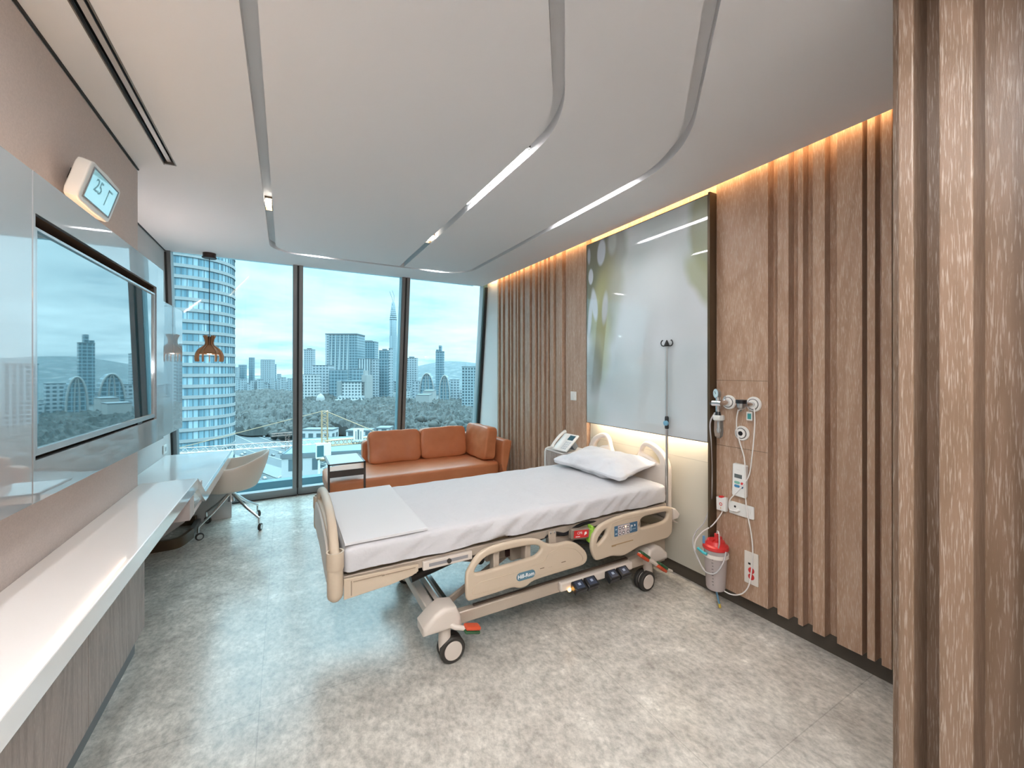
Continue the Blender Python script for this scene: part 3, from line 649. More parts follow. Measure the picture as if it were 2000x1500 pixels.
# ================================================================== HEADWALL UNIT WITH PICTURE
t_ = thing('headwall_unit', 'cream bedhead wall panel in a bronze edging behind the bed', 'wall panel', (2.5, 2.35, .1))
obj('cream_panel', MB().box(2.515, 2.528, 1.705, 2.995, .10, 1.16), CREAM_P, t_, smooth=0)
obj('side_trim', MB().box(2.418, 2.53, 1.690, 1.704, .10, 2.675), BRONZE, t_, smooth=0, bevel=.001, label='bronze side edging running from ceiling to plinth')
obj('joint', MB().box(2.5142, 2.5152, 1.705, 2.995, .880, .883), M_('cream_joint', (.40,.38,.33), .5), t_, smooth=0)
t_ = thing('picture_panel', 'large backlit-edge glass picture of blurred green leaves above the bed', 'picture', (2.42, 2.31, 1.04))
pm, t, b = newmat('leaf_picture_print')
tc = N(t, 'ShaderNodeTexCoord')
nz_ = N(t, 'ShaderNodeTexNoise'); nz_.inputs['Scale'].default_value = 1.6; nz_.inputs['Detail'].default_value = 3; t.links.new(tc.outputs['Object'], nz_.inputs['Vector'])
dd = N(t, 'ShaderNodeVectorMath', operation='MULTIPLY_ADD'); dd.inputs[1].default_value = (.28,.28,.28); t.links.new(nz_.outputs['Color'], dd.inputs[0]); t.links.new(tc.outputs['Object'], dd.inputs[2])
nb = N(t, 'ShaderNodeTexNoise'); nb.inputs['Scale'].default_value = 1.5; nb.inputs['Detail'].default_value = 1; t.links.new(tc.outputs['Object'], nb.inputs['Vector'])
rb_ = ramp(t, [(.3,(.40,.46,.46)),(.5,(.52,.56,.57)),(.7,(.62,.645,.67))]); t.links.new(nb.outputs['Fac'], rb_.inputs[0])
cur = rb_.outputs[0]
def blob(y, z, ry, rz, col, soft=.5, k=1.0, rot=0, raw=False):
    global cur
    mp = N(t, 'ShaderNodeMapping', vector_type='TEXTURE')
    o_ = (0,0,0) if raw else (.14,.14,.14)
    mp.inputs['Location'].default_value = (2.42+o_[0], y+o_[1], z+o_[2]); mp.inputs['Scale'].default_value = (9, ry, rz); mp.inputs['Rotation'].default_value = (rot,0,0)
    t.links.new(tc.outputs['Object'] if raw else dd.outputs[0], mp.inputs[0])
    ln = N(t, 'ShaderNodeVectorMath', operation='LENGTH'); t.links.new(mp.outputs[0], ln.inputs[0])
    mr = N(t, 'ShaderNodeMapRange', interpolation_type='SMOOTHSTEP'); mr.inputs[1].default_value = 1+soft*.5; mr.inputs[2].default_value = 1-soft*.5; mr.inputs[3].default_value = 0; mr.inputs[4].default_value = k
    t.links.new(ln.outputs['Value'], mr.inputs[0])
    x = N(t, 'ShaderNodeMix', data_type='RGBA'); x.inputs[7].default_value = (*col, 1)
    t.links.new(cur, x.inputs[6]); t.links.new(mr.outputs[0], x.inputs[0]); cur = x.outputs[2]
OL = (.14,.14,.085); OL2 = (.27,.255,.13); GR = (.20,.21,.17); PALE = (.56,.60,.66)
blob(2.85, 2.50, .30, .55, OL, .45, .97); blob(2.78, 2.20, .27, .34, OL, .5, .9); blob(2.60, 2.60, .17, .26, GR, .5, .8)
blob(2.64, 2.14, .15, .36, OL2, .8, .8); blob(2.76, 1.90, .12, .42, (.36,.35,.16), .9, .8); blob(2.86, 1.58, .10, .24, GR, .9, .65)
blob(2.50, 2.25, .14, .30, (.42,.44,.42), 1.2, .5)
blob(2.735, 2.545, .052, .11, PALE, .35, .95, .1, True); blob(2.875, 2.36, .032, .07, PALE, .35, .9, 0, True)
blob(2.825, 2.10, .038, .14, PALE, .5, .85, -.15, True); blob(2.885, 2.00, .025, .17, PALE, .6, .8, .1, True); blob(2.69, 2.05, .035, .13, PALE, .7, .75, .1, True)
blob(2.90, 2.55, .02, .07, PALE, .5, .7, 0, True); blob(2.60, 2.60, .05, .10, (.45,.47,.47), .8, .7, 0, True)
blob(2.35, 1.95, .16, .30, (.60,.63,.65), 1.2, .6); blob(2.1, 2.2, .16, .2, (.60,.63,.64), 1.3, .6); blob(2.3, 1.35, .35, .25, (.50,.56,.56), 1.3, .6)
blob(1.70, 2.42, .13, .30, (.25,.27,.16), .5, .9, -.3); blob(1.74, 2.14, .09, .20, (.33,.35,.20), .7, .8, -.5); blob(2.86, 1.12, .16, .14, (.44,.52,.48), 1.2, .6)
t.links.new(cur, b.inputs['Base Color']); b.inputs['Roughness'].default_value = .3; b.inputs['Coat Weight'].default_value = 1; b.inputs['Coat Roughness'].default_value = 0; b.inputs['Coat IOR'].default_value = 1.9
obj('glass_print', MB().box(2.420, 2.428, 1.7055, 2.93, 1.038, 2.658), pm, t_, smooth=0)
obj('frame', plate([[(1.7045,1.034),(2.935,1.034),(2.935,2.662),(1.7045,2.662)],[(1.708,1.0385),(2.931,1.0385),(2.931,2.6575),(1.708,2.6575)]], .014, TM(AX_YZ, 2.4255, 0, 0)), BRONZE, t_, smooth=0)
obj('back_box', MB().box(2.4285, 2.50, 1.715, 2.90, 1.10, 2.62), DARK_M, t_, smooth=0)
tag(obj('under_light', MB().box(2.45, 2.475, 1.72, 2.90, 1.092, 1.0985), emis('under_led', (1,.80,.58), 16), smooth=0), 'warm light strip hidden below the picture lighting the cream panel', 'light')
# ================================================================== WALL ITEMS ON THE OAK SERVICE PANEL
def wp(y, z, x=XF): return Matrix.Translation((x, y, z)) @ AX_YZn
t_ = thing('light_switch', 'small white double switch on the oak panel left of the picture', 'switch', (XF, 3.20, 1.26))
obj('plate', plate([rrect(-.043,.043,-.043,.043,.005)], .010, wp(3.203,1.262,XF-.005), .002), WHITE_P, t_)
obj('rocker', MB().box(-.032,-.002,-.032,.032,.005,.009,wp(3.203,1.262,XF-.005)), WHITE_P, t_, bevel=.001)
obj('rocker', MB().box(.002,.032,-.032,.032,.005,.009,wp(3.203,1.262,XF-.005)), WHITE_P, t_, bevel=.001)
def outlet(label, y, z):
    t_ = thing('gas_outlet', label, 'gas outlet', (XF, y, z), 'round gas outlets on the oak panel')
    Mo = wp(y, z)
    obj('escutcheon', MB().lathe([(0,0),(.045,0),(.046,.006),(.042,.012),(.030,.013),(.028,.020),(0,.020)], (0,0,0), 32, Mo), WHITE_P, t_)
    obj('ring', MB().lathe([(.0285,.0135),(.033,.0135),(.033,.0155),(.0285,.0155)], (0,0,0), 32, Mo), M_('outlet_dark_ring', (.08,.08,.08), .4), t_)  # thin dark ring round the raised port
    obj('port', MB().lathe([(0,.0205),(.014,.0205),(.014,.022),(0,.022)], (0,0,0), 20, Mo), BLACK, t_)
    return Mo
outlet('free round white gas outlet with black port, lowest of the three on the oak panel', 1.513, 1.118)
outlet('round cream gas outlet behind the pressure gauge regulator', 1.598, 1.305)
outlet('round white gas outlet that holds the oxygen flow valve, upper right on the oak panel', 1.440, 1.303)
# vacuum regulator with gauge
t_ = thing('vacuum_regulator', 'chrome suction regulator with round pressure gauge on the left gas outlet', 'regulator', (2.42, 1.61, 1.3))
obj('connector', MB().tube([(2.463,1.598,1.305),(2.40,1.606,1.303)], .018, 14).tube([(2.44,1.60,1.305),(2.44,1.60,1.345)], .006, 8), CHROME, t_)
obj('body', MB().tube([(2.385,1.645,1.300),(2.385,1.585,1.300)], .020, 16).tube([(2.385,1.61,1.34),(2.385,1.61,1.25)], .014, 14), CHROME, t_)
obj('gauge', MB().lathe([(0,0),(.028,0),(.030,.004),(.030,.020),(0,.020)], (2.40,1.616,1.362), 28, AX_YZn @ Matrix.Rotation(math.radians(-25),4,'Y')), STEEL, t_)
Mg = Matrix.Translation((2.40,1.616,1.362)) @ AX_YZn @ Matrix.Rotation(math.radians(-25),4,'Y')
obj('dial', MB().lathe([(0,.0202),(.025,.0202),(.025,.0206),(0,.0206)], (0,0,0), 28, Mg), M_('dial_face', (.62,.76,.78), .15, coat=1, cr=0), t_)
obj('needle', MB().box(-.002,.002,-.004,.017,.0207,.0213, Mg @ Matrix.Rotation(.6,4,'Z')), BLACK, t_, smooth=0)
obj('knob', MB().tube([(2.385,1.61,1.255),(2.385,1.61,1.226)], [.011,.018], 14), BLACK, t_)
obj('side_valve', MB().tube([(2.385,1.645,1.300),(2.37,1.655,1.298)], .009, 12), BLACK, t_)
obj('trap_cap', MB().lathe([(0,.0),(.030,0),(.033,-.006),(.033,-.028),(.028,-.034),(0,-.034)], (2.395,1.612,1.226), 24), M_('trap_cap_grey', (.62,.63,.60), .3), t_)
CLR = M_('clear_plastic', (.9,.93,.93), .06, trans=.92, ior=1.35)
obj('trap_jar', MB().lathe([(.026,0),(.027,-.07),(.022,-.10),(.010,-.112),(0,-.114)], (2.395,1.612,1.192), 20), CLR, t_)
obj('float_valve', MB().lathe([(0,0),(.006,0),(.006,-.045),(.010,-.055),(.006,-.075),(0,-.078)], (2.395,1.612,1.190), 12), STEEL, t_)
# flowmeter on the right outlet
t_ = thing('oxygen_flow_valve', 'small silver flow valve with black rim on the right gas outlet', 'valve', (2.42, 1.45, 1.3))
obj('connector', MB().tube([(2.463,1.440,1.303),(2.415,1.452,1.302)], .014, 14), CHROME, t_)
obj('body', MB().lathe([(0,.016),(.024,.016),(.026,-.002),(.020,-.014),(.010,-.020),(0,-.020)], (2.400,1.470,1.293), 22), STEEL, t_)
obj('rim', MB().lathe([(0,.038),(.031,.038),(.031,.016),(0,.016)], (2.400,1.470,1.293), 26), BLACK, t_)
obj('nipple', MB().tube([(2.40,1.47,1.275),(2.395,1.478,1.262)], .007, 10), CHROME, t_)
t_ = thing('hanging_tag', 'small white tag with teal label hanging below the right flow valve', 'tag', (2.43, 1.438, 1.25))
obj('card', plate([rrect(-.018,.018,-.026,.026,.003)], .003, wp(1.447,1.232,2.445)), WHITE_P, t_)
obj('teal_label', MB().box(-.011,.011,-.018,.016,.0015,.0022, wp(1.447,1.232,2.445)), M_('teal_label', (.05,.30,.30), .4), t_, smooth=0)
obj('clip', MB().tube([(2.443,1.447,1.257),(2.436,1.445,1.29)], .0025, 8), STEEL, t_)
# hand control
t_ = thing('hand_controller', 'white handheld nurse call controller with display and coloured buttons on the oak panel', 'controller', (XF, 1.518, .825))
Mh = wp(1.518, .826, XF-.016) @ Matrix.Rotation(math.radians(-1.5),4,'Z')
obj('body', plate([rrect(-.042,.042,-.101,.101,.008)], .030, Mh, .005), WHITE_P, t_)
obj('display', MB().box(-.028,.020,.014,.038,.0150,.0158, Mh), M_('controller_lcd', (.12,.14,.14), .2), t_, smooth=0)
def pill(x0,x1,y0,y1,m,l): obj('button', plate([rrect(x0,x1,y0,y1,min(x1-x0,y1-y0)/2.01)], .0022, Mh @ Matrix.Translation((0,0,.0158))), m, t_, smooth=0, label=l)
pill(-.027,.008,-.022,-.006, M_('button_green', (.22,.50,.40), .4), 'green oval button'); pill(-.027,.008,-.044,-.028, M_('button_blue', (.05,.22,.42), .4), 'blue oval button')
pill(.014,.030,-.022,-.006, RED, 'red round button'); pill(.014,.030,-.044,-.028, M_('button_navy', (.03,.13,.30), .4), 'navy round button')
obj('lettering', text_mesh('······', .014, Mh @ Matrix.Translation((-.004,.066,.0152)), .0003), M_('print_grey', (.4,.4,.4), .5), t_, smooth=0)
# nurse call unit
t_ = thing('call_unit', 'white nurse call pull unit with red top button beside the bronze edging', 'call button', (XF, 1.637, .65))
Mc = wp(1.637, .647, XF-.016)
obj('body', plate([[(-.034,.040),(.034,.046),(.032,-.042),(-.032,-.044)]], .028, Mc, .004), WHITE_P, t_)
obj('top_button', MB().lathe([(0,0),(.017,0),(.017,.006),(.012,.009),(0,.009)], (XF-.018,1.640,.688), 20), RED, t_)
obj('ring_mark', MB().lathe([(.0065,.0142),(.0105,.0142),(.0105,.0150),(.0065,.0150)], (0,0,0), 24, Mc), RED, t_, smooth=0)
obj('stem_mark', MB().box(-.0015,.0015,-.032,-.018,.0142,.0148,Mc), M_('orange_mark', (.7,.35,.1), .5), t_, smooth=0)
# horizontal socket plate
t_ = thing('horizontal_socket_plate', 'white horizontal connector plate with plug and round port on the oak panel', 'socket', (XF, 1.515, .64))
Ms = wp(1.515, .641, XF-.006)
obj('plate', plate([rrect(-.078,.078,-.039,.039,.006)], .012, Ms, .003), WHITE_P, t_)
obj('round_port', MB().lathe([(.020,.0062),(.026,.0062),(.026,.0085),(.020,.0085)], (0,0,0), 26, Ms @ Matrix.Translation((.036,0,0))), WHITE_P, t_)
obj('jack', MB().lathe([(0,.0062),(.007,.0062),(.007,.0072),(0,.0072)], (0,0,0), 16, Ms @ Matrix.Translation((-.038,.012,0))), BLACK, t_)
obj('plug', MB().tube([Ms @ Vector(p) for p in ((-.008,.0,.008),(-.02,-.010,.020),(-.045,-.018,.022))], [.010,.008,.004], 12), WHITE_P, t_)
# red sockets
t_ = thing('red_socket_plate', 'white vertical wall plate with two red power sockets low on the oak panel', 'socket', (XF, 1.455, .30))
Ms = wp(1.455, .303, XF-.004)
obj('plate', plate([rrect(-.042,.042,-.097,.097,.004)], .008, Ms, .002), M_('plate_ivory', (.72,.68,.62), .4), t_)
for zc in (-.012, -.050): obj('red_socket', MB().lathe([(0,.0042),(.0185,.0042),(.0185,.006),(.015,.006),(.013,.0048),(0,.0048)], (0,0,0), 24, Ms @ Matrix.Translation((.002,zc,0))), RED, t_)
obj('data_port', MB().box(-.017,-.003,.020,.032,.0042,.005,Ms), BLACK, t_, smooth=0)
# suction canister
cy_, cx_ = 1.640, 2.405
t_ = thing('suction_canister', 'translucent suction canister with red lid hanging low on the oak panel', 'canister', (cx_, cy_, .13))
FROST = M_('frosted_plastic', (.72,.64,.62), .25, trans=.35, ior=1.3)
obj('jar', MB().lathe([(0,.0),(.052,.0),(.056,.01),(.068,.235),(.071,.245),(.071,.262),(.066,.262)], (cx_,cy_,.118), 36), FROST, t_)
obj('lid', MB().lathe([(.074,.0),(.078,.006),(.074,.022),(.060,.030),(.050,.052),(.030,.058),(0,.058)], (cx_,cy_,.372), 36).box(cx_-.05,cx_+.05,cy_-.012,cy_+.012,.42,.438), RED, t_)
obj('lid_port', MB().tube([(cx_-.02,cy_-.02,.43),(cx_-.02,cy_-.02,.475)], .013, 14), RED, t_)
obj('holder_ring', MB().lathe([(.070,0),(.076,0),(.076,.022),(.070,.022)], (cx_,cy_,.325), 36), M_('holder_ivory', (.80,.74,.68), .35), t_)
obj('connector', MB().tube([(cx_-.055,cy_+.045,.40),(cx_-.055,cy_+.045,.445)], .008, 12), M_('connector_blue', (.15,.33,.55), .35), t_, label='blue tube connector standing on the lid')
obj('connector', MB().tube([(cx_-.072,cy_+.075,.358),(cx_-.082,cy_+.03,.350),(cx_-.078,cy_+.005,.348)], .009, 12), M_('connector_teal', (.06,.42,.48), .35), t_, label='teal and blue clip at the rim')
scale_ = MB()
Mcan = Matrix.Translation((cx_,cy_,0))
for k in range(9):
    a_ = math.radians(180+20); r_ = .0625+.0003*k
    scale_.box(-.0005,.0006,-.004-.003*(k%2),.004,-.0012,.0012, Mcan @ Matrix.Rotation(a_,4,'Z') @ Matrix.Translation((.0602+.0012*k+.0,0,.16+.02*k)))
obj('scale_marks', scale_, BLACK, t_, smooth=0, label='black printed measuring marks')
obj('bracket', MB().box(cx_+.070, XF, cy_-.025, cy_+.025, .315, .365), WHITE_P, t_, smooth=0)
# tubes and cords
def cord(label, pts, r, m, name='cord', cat='cord', g=None):
    return tag(obj(name, MB().tube(spline(pts, 8, False), r, 8), m), label, cat, g)
WC = M_('white_cord', (.82,.79,.76), .45)
TUB = M_('clear_tubing', (.74,.72,.72), .2, trans=.45, ior=1.2)
cord('thin white cord looping from the flow valve down past the sockets and round the canister', [(2.395,1.485,1.268),(2.42,1.512,1.20),(2.44,1.519,1.12),(2.45,1.505,1.05),(2.445,1.478,.97),(2.44,1.468,.86),(2.44,1.466,.72),(2.45,1.458,.62),(2.45,1.438,.52),(2.45,1.430,.42),(2.45,1.438,.30),(2.44,1.452,.20),(2.43,1.50,.135),(2.42,1.58,.115),(2.40,1.68,.17),(2.385,1.76,.27),(2.385,1.775,.36),(2.40,1.735,.44),(2.43,1.68,.50),(2.46,1.640,.58),(2.465,1.636,.605)], .0038, WC)
cord('thin white cord from the upper right outlet curving down to the horizontal connector plate', [(2.455,1.425,1.285),(2.44,1.412,1.20),(2.44,1.418,1.10),(2.44,1.430,.98),(2.44,1.445,.88),(2.44,1.475,.82),(2.435,1.52,.755),(2.44,1.565,.70),(2.455,1.583,.655),(2.455,1.575,.628),(2.45,1.54,.630)], .0036, WC)
cord('clear suction tubing hanging from the gauge regulator to the red-lidded canister', [(2.385,1.630,1.24),(2.40,1.675,1.17),(2.43,1.690,1.05),(2.44,1.693,.90),(2.44,1.692,.74),(2.435,1.70,.62),(2.42,1.735,.50),(2.40,1.785,.42),(2.385,1.79,.34),(2.37,1.74,.27),(2.325,1.66,.235),(2.325,1.59,.25),(2.35,1.555,.32),(2.39,1.56,.38)], .0048, TUB, 'tube', 'tube')
cord('short clear tube arching over the red canister lid', [(2.385,1.62,.475),(2.38,1.61,.495),(2.365,1.59,.485),(2.36,1.585,.43),(2.365,1.60,.375)], .0045, TUB, 'tube', 'tube')
t_ = thing('drain_tube', 'short blue drain tube with a yellow end cap under the canister', 'tube', (2.39,1.63,.0))
obj('hose', MB().tube([(2.40,1.635,.118),(2.40,1.625,.075),(2.405,1.615,.03)], .006, 10), M_('hose_blue', (.12,.28,.42), .4), t_)
obj('end_cap', MB().tube([(2.405,1.615,.03),(2.407,1.612,.006)], .008, 10), M_('cap_yellow', (.65,.48,.08), .4), t_)
# ================================================================== HOSPITAL BED
bd = thing('hospital_bed', 'cream adjustable hospital bed on castors with side rails, head against the picture wall', 'bed', (1.3, 2.46, 0))
YN, YF = 1.99, 2.93                      # near / far faces of the frame
YC = (YN+YF)/2
def mir(y): return 2*YC-y
# --- footboard
fo = [(1.955,.50),(1.96,.66),(1.985,.685),(2.02,.715),(2.10,.770),(2.22,.805),(2.34,.820),(2.46,.825)]
fo = fo+[(mir(y), z) for y, z in reversed(fo[:-1])]+[(2.93,.47),(2.80,.455),(2.46,.50),(2.12,.455),(1.99,.465)]
fo_h = [(2.12,.725),(2.2,.765),(2.33,.785),(2.46,.79)]; fo_h = fo_h+[(mir(y), z) for y, z in reversed(fo_h[:-1])]+[(2.78,.70),(2.46,.715),(2.14,.70)]
obj('footboard', plate([spline(fo,3), spline(fo_h,3)], .042, TM(AX_YZ, .196, 0, 0), .018, 3), BED_P, bd)
fp = [(2.05,.53),(2.06,.66),(2.18,.70),(2.46,.715),(2.74,.70),(2.86,.66),(2.87,.53),(2.46,.54)]
obj('footboard_panel', plate([spline(fp,3)], .012, TM(AX_YZ, .171, 0, 0), .005), BED_L, bd, label='pale inset panel on the outside of the footboard')
for y in (1.985, 2.935):
    obj('corner_post', MB().tube([(.196,y,.472),(.196,y,.485),(.196,y,.50),(.196,y,.66),(.196,y,.672)], [.018,.030,.034,.034,.030], 20), BED_P, bd)
    obj('post_collar', MB().lathe([(.030,.672),(.037,.672),(.038,.60),(.036,.594),(.030,.594)], (.196,y,.02), 24), BED_P, bd)
# --- headboard
sc_ = 1.02
def hs_(p): return (p[0]*sc_, 1.5-(1.5-p[1])*sc_)
hd = [(1.976,.45),(1.974,.47),(1.973,.64),(1.972,.809),(2.01,.895),(2.061,.94),(2.136,.973),(2.199,.973),(2.24,.936),(2.266,.868),(2.298,.830),(2.36,.828)]
hd = [hs_(p) for p in hd]; HC = 2.46
hd = hd[:-1]+[(2.42,.815)]+[(HC,.815)]+[(2*HC-.04-2.42+.04,.815)]+[(2*HC-y, z) for y, z in reversed(hd[:-1])]
hA = [hs_(p) for p in [(2.225,.888),(2.215,.921),(2.184,.938),(2.121,.919),(2.069,.873),(2.057,.84),(2.076,.826),(2.145,.865)]]
obj('headboard', plate([spline(hd,3), spline(hA,4), spline([(2*HC-y, z) for y, z in hA],4)], .044, TM(AX_YZ, 2.432, 0, 0), .016, 3), BED_L, bd)
# --- deck frame
obj('side_frame', MB().box(.232,2.38,YN+.015,YN+.05,.515,.56), BED_M, bd, bevel=.004)
obj('side_frame', MB().box(.232,2.38,YF-.05,YF-.015,.515,.56), BED_M, bd, bevel=.004)
dk_ = MB()
for a, c in ((.25,.68),(.70,1.10),(1.12,1.45),(1.47,2.36)): dk_.box(a, c, YN+.03, YF-.03, .562, .585)
obj('mattress_deck', dk_, M_('deck_brown', (.20,.15,.09), .5), bd, bevel=.004)
obj('foot_side_panel', plate([[(.232,.558),(.575,.550),(.575,.515),(.545,.500),(.44,.482),(.232,.465)]], .012, TM(AX_XZ,0,YN-.004,0), .003), BED_P, bd, label='cream moulded side panel beside the footboard')
obj('foot_side_panel', plate([[(.232,.558),(.575,.550),(.575,.515),(.545,.500),(.44,.482),(.232,.465)]], .012, TM(AX_XZ,0,YF+.004,0), .003), BED_P, bd)
obj('panel_ribs', MB().box(.272,.400,YN-.013,YN-.009,.538,.541).box(.415,.56,YN-.013,YN-.009,.536,.539).box(.262,.266,YN-.013,YN-.009,.478,.545).box(.40,.412,YN-.014,YN-.009,.534,.540), M_('rib_brown', (.33,.25,.18), .5), bd, smooth=0)  # thin raised lines in a darker brown than the panel
obj('foot_box', MB().box(.235,.57,YN+.005,YF-.005,.50,.53), BED_M, bd, smooth=0)
obj('slot_bracket', MB().box(.60,.865,YN-.006,YN+.012,.508,.552), BED_L, bd, bevel=.003)
obj('slot_bracket_mark', MB().box(.63,.84,YN-.0075,YN-.006,.522,.538), M_('bracket_slot_grey', (.30,.29,.30), .35), bd, smooth=0)
obj('slot_bracket_knob', MB().lathe([(0,0),(.012,0),(.012,.006),(0,.006)], (.735,YN-.0075,.530), 16, Matrix.Rotation(PI/2,4,'X')), DARK_M, bd)
for x in (.62, 1.08, 1.46, 1.90, 2.30): obj('cross_member', MB().box(x-.02,x+.02,YN+.05,YF-.05,.505,.545), BED_M, bd, bevel=.003)
obj('under_housing', MB().box(1.00,1.13,2.10,2.34,.41,.54).box(1.15,1.27,2.08,2.30,.39,.55), BED_M, bd, bevel=.012, seg=3, label='beige motor covers under the deck')
obj('under_cover_dark', MB().box(1.125,1.152,2.09,2.28,.42,.54), M_('maroon_dark', (.05,.015,.012), .5), bd, smooth=0)
obj('actuator', MB().tube([(.62,2.30,.33),(1.55,2.36,.50)], [.028,.036], 14), DARK_M, bd)
obj('actuator_rod', MB().tube([(1.35,2.60,.32),(2.1,2.60,.50)], .022, 12), STEEL, bd)
obj('mid_bracket', MB().box(1.345,1.395,YN-.022,YN-.010,.475,.565), BED_M, bd, bevel=.002)
for x in (1.356, 1.384): obj('bracket_bolt', MB().lathe([(0,0),(.006,0),(.004,.004),(0,.004)], (x,YN-.022,.556), 12, Matrix.Rotation(PI/2,4,'X')), STEEL, bd)
obj('beige_side_box', MB().box(1.40,1.70,YN+.02,YN+.10,.445,.505), BED_M, bd, bevel=.006)
obj('cable_bundle', MB().tube(spline([(1.28,2.03,.50),(1.40,2.0,.535),(1.48,1.99,.52),(1.60,2.0,.55),(1.8,2.02,.545),(2.0,2.02,.55)],6,False), .010, 8).tube(spline([(1.40,2.03,.47),(1.55,2.02,.455),(1.65,2.0,.43),(1.75,2.03,.42)],6,False), .011, 8), BLACK, bd, label='black cables under the mattress edge')
# CPR release handle
Mr = Matrix.Translation((1.565,1.963,.520)) @ Matrix.Rotation(math.radians(6),4,'Y')
obj('release_handle', MB().box(-.075,.065,-.018,.015,-.030,.028,Mr), M_('handle_grey_brown', (.23,.19,.15), .4), bd, bevel=.006)
obj('release_label', plate([rrect(-.058,.052,-.022,.022,.006)], .003, Mr @ Matrix.Translation((0,-.0185,0)) @ AX_XZ), RED, bd, smooth=0, label='red emergency release label reading CPR')
obj('release_lettering', text_mesh('CPR', .022, Mr @ Matrix.Translation((-.015,-.0203,.006)) @ AX_XZ, .0004), WHITE_P, bd, smooth=0)
obj('release_arrow', MB().box(-.045,-.012,-.0008,.0004,-.004,.000,Mr @ Matrix.Translation((0,-.0203,-.012))).prism([(.020,-.010),(.040,.0),(.034,.012),(.022,.010)], -.0004,.0006, Mr @ Matrix.Translation((0,-.0203,0)) @ AX_XZ), WHITE_P, bd, smooth=0)
obj('green_strap', MB().box(1.655,1.672,YN-.035,YN+.01,.43,.545).box(1.635,1.69,YN-.030,YN+.00,.445,.53), LIME, bd, bevel=.006)
# --- side rails
def rail(name_pts, holes, y, t=.030):
    return plate([spline(name_pts,3)]+[spline(h,4) for h in holes], t, TM(AX_XZ,0,y,0), .0125, 3)
RF = [(.813,.345),(.812,.443),(.826,.482),(.882,.546),(.955,.568),(1.075,.573),(1.189,.566),(1.261,.546),(1.315,.512),(1.379,.497),(1.462,.495),(1.527,.470),(1.590,.415),(1.608,.365),(1.575,.330),(1.47,.327),(1.359,.326),(1.226,.322),(1.175,.303),(1.13,.303),(1.085,.318),(.98,.316),(.842,.314),(.822,.322)]
HF = [(.862,.455),(.885,.495),(.945,.527),(1.093,.533),(1.203,.526),(1.256,.511),(1.270,.488),(1.245,.464),(1.19,.455),(1.03,.452),(.93,.447)]
RR = [(1.641,.456),(1.657,.504),(1.711,.544),(1.802,.566),(1.90,.575),(2.004,.577),(2.15,.573),(2.296,.567),(2.352,.550),(2.368,.520),(2.366,.395),(2.345,.360),(2.30,.345),(2.15,.343),(2.041,.340),(1.955,.322),(1.90,.314),(1.85,.322),(1.80,.333),(1.694,.331),(1.662,.352),(1.640,.405)]
H1 = [(1.685,.431),(1.694,.467),(1.727,.499),(1.761,.512),(1.757,.480),(1.723,.448)]
H2 = [(2.044,.485),(2.060,.520),(2.103,.534),(2.20,.534),(2.305,.530),(2.322,.508),(2.300,.475),(2.24,.464),(2.15,.463),(2.065,.464)]
YR = 1.953
r1 = obj('side_rail', rail(RF,[HF],YR), BED_P, bd, label='lowered near side rail towards the foot, with blue oval badge')
r2 = obj('side_rail', rail(RR,[H1,H2],YR), BED_P, bd, label='lowered near side rail towards the head, with control panel')
obj('side_rail', rail(RF,[HF],mir(YR)), BED_P, bd); obj('side_rail', rail(RR,[H1,H2],mir(YR)), BED_P, bd)
yf_ = YR-.0155
def rim(pts, r=.0022): return MB().tube([(p[0], yf_, p[1]) for p in spline(pts,4)], r, 6, True)
obj('moulded_line', rim([(.87,.345),(.868,.385),(.90,.400),(1.10,.402),(1.28,.42),(1.33,.46),(1.42,.468),(1.50,.448),(1.56,.395),(1.565,.36),(1.50,.350),(1.2,.345)]), BED_P, r1)
obj('moulded_line', rim([(1.80,.44),(1.80,.53),(1.86,.55),(2.02,.552),(2.045,.54),(2.03,.445),(1.9,.436)]), BED_P, r2)
obj('groove', MB().box(1.80,1.985,yf_-.001,yf_+.002,.398,.404).box(1.80,1.835,yf_-.0015,yf_+.002,.394,.404), M_('groove_tan', (.40,.27,.14), .5), r2, smooth=0)
obj('badge', plate([rrect(1.108,1.228,.347,.392,.022)], .003, TM(AX_XZ,0,yf_-.0008,0), .001), M_('badge_blue', (.10,.21,.28), .35), r1, label='blue oval maker badge')
obj('badge_lettering', text_mesh('Hill-Rom', .0295, TM(AX_XZ,1.168,yf_-.0028,.3695), .0004, bold=.0006), M_('badge_white', (.9,.9,.9), .4), r1, smooth=0)
PR = M_('print_dark', (.16,.11,.07), .5)
obj('small_print', text_mesh('·······', .0155, TM(AX_XZ,1.275,yf_-.0014,.383), .0005, bold=.0012), PR, r1, smooth=0)
obj('small_print', text_mesh('· · ··', .015, TM(AX_XZ,1.330,yf_-.0014,.377), .0003), PR, r1, smooth=0)
obj('small_print', text_mesh('········', .015, TM(AX_XZ,1.425,yf_-.0014,.385), .0005, bold=.0012), PR, r1, smooth=0)
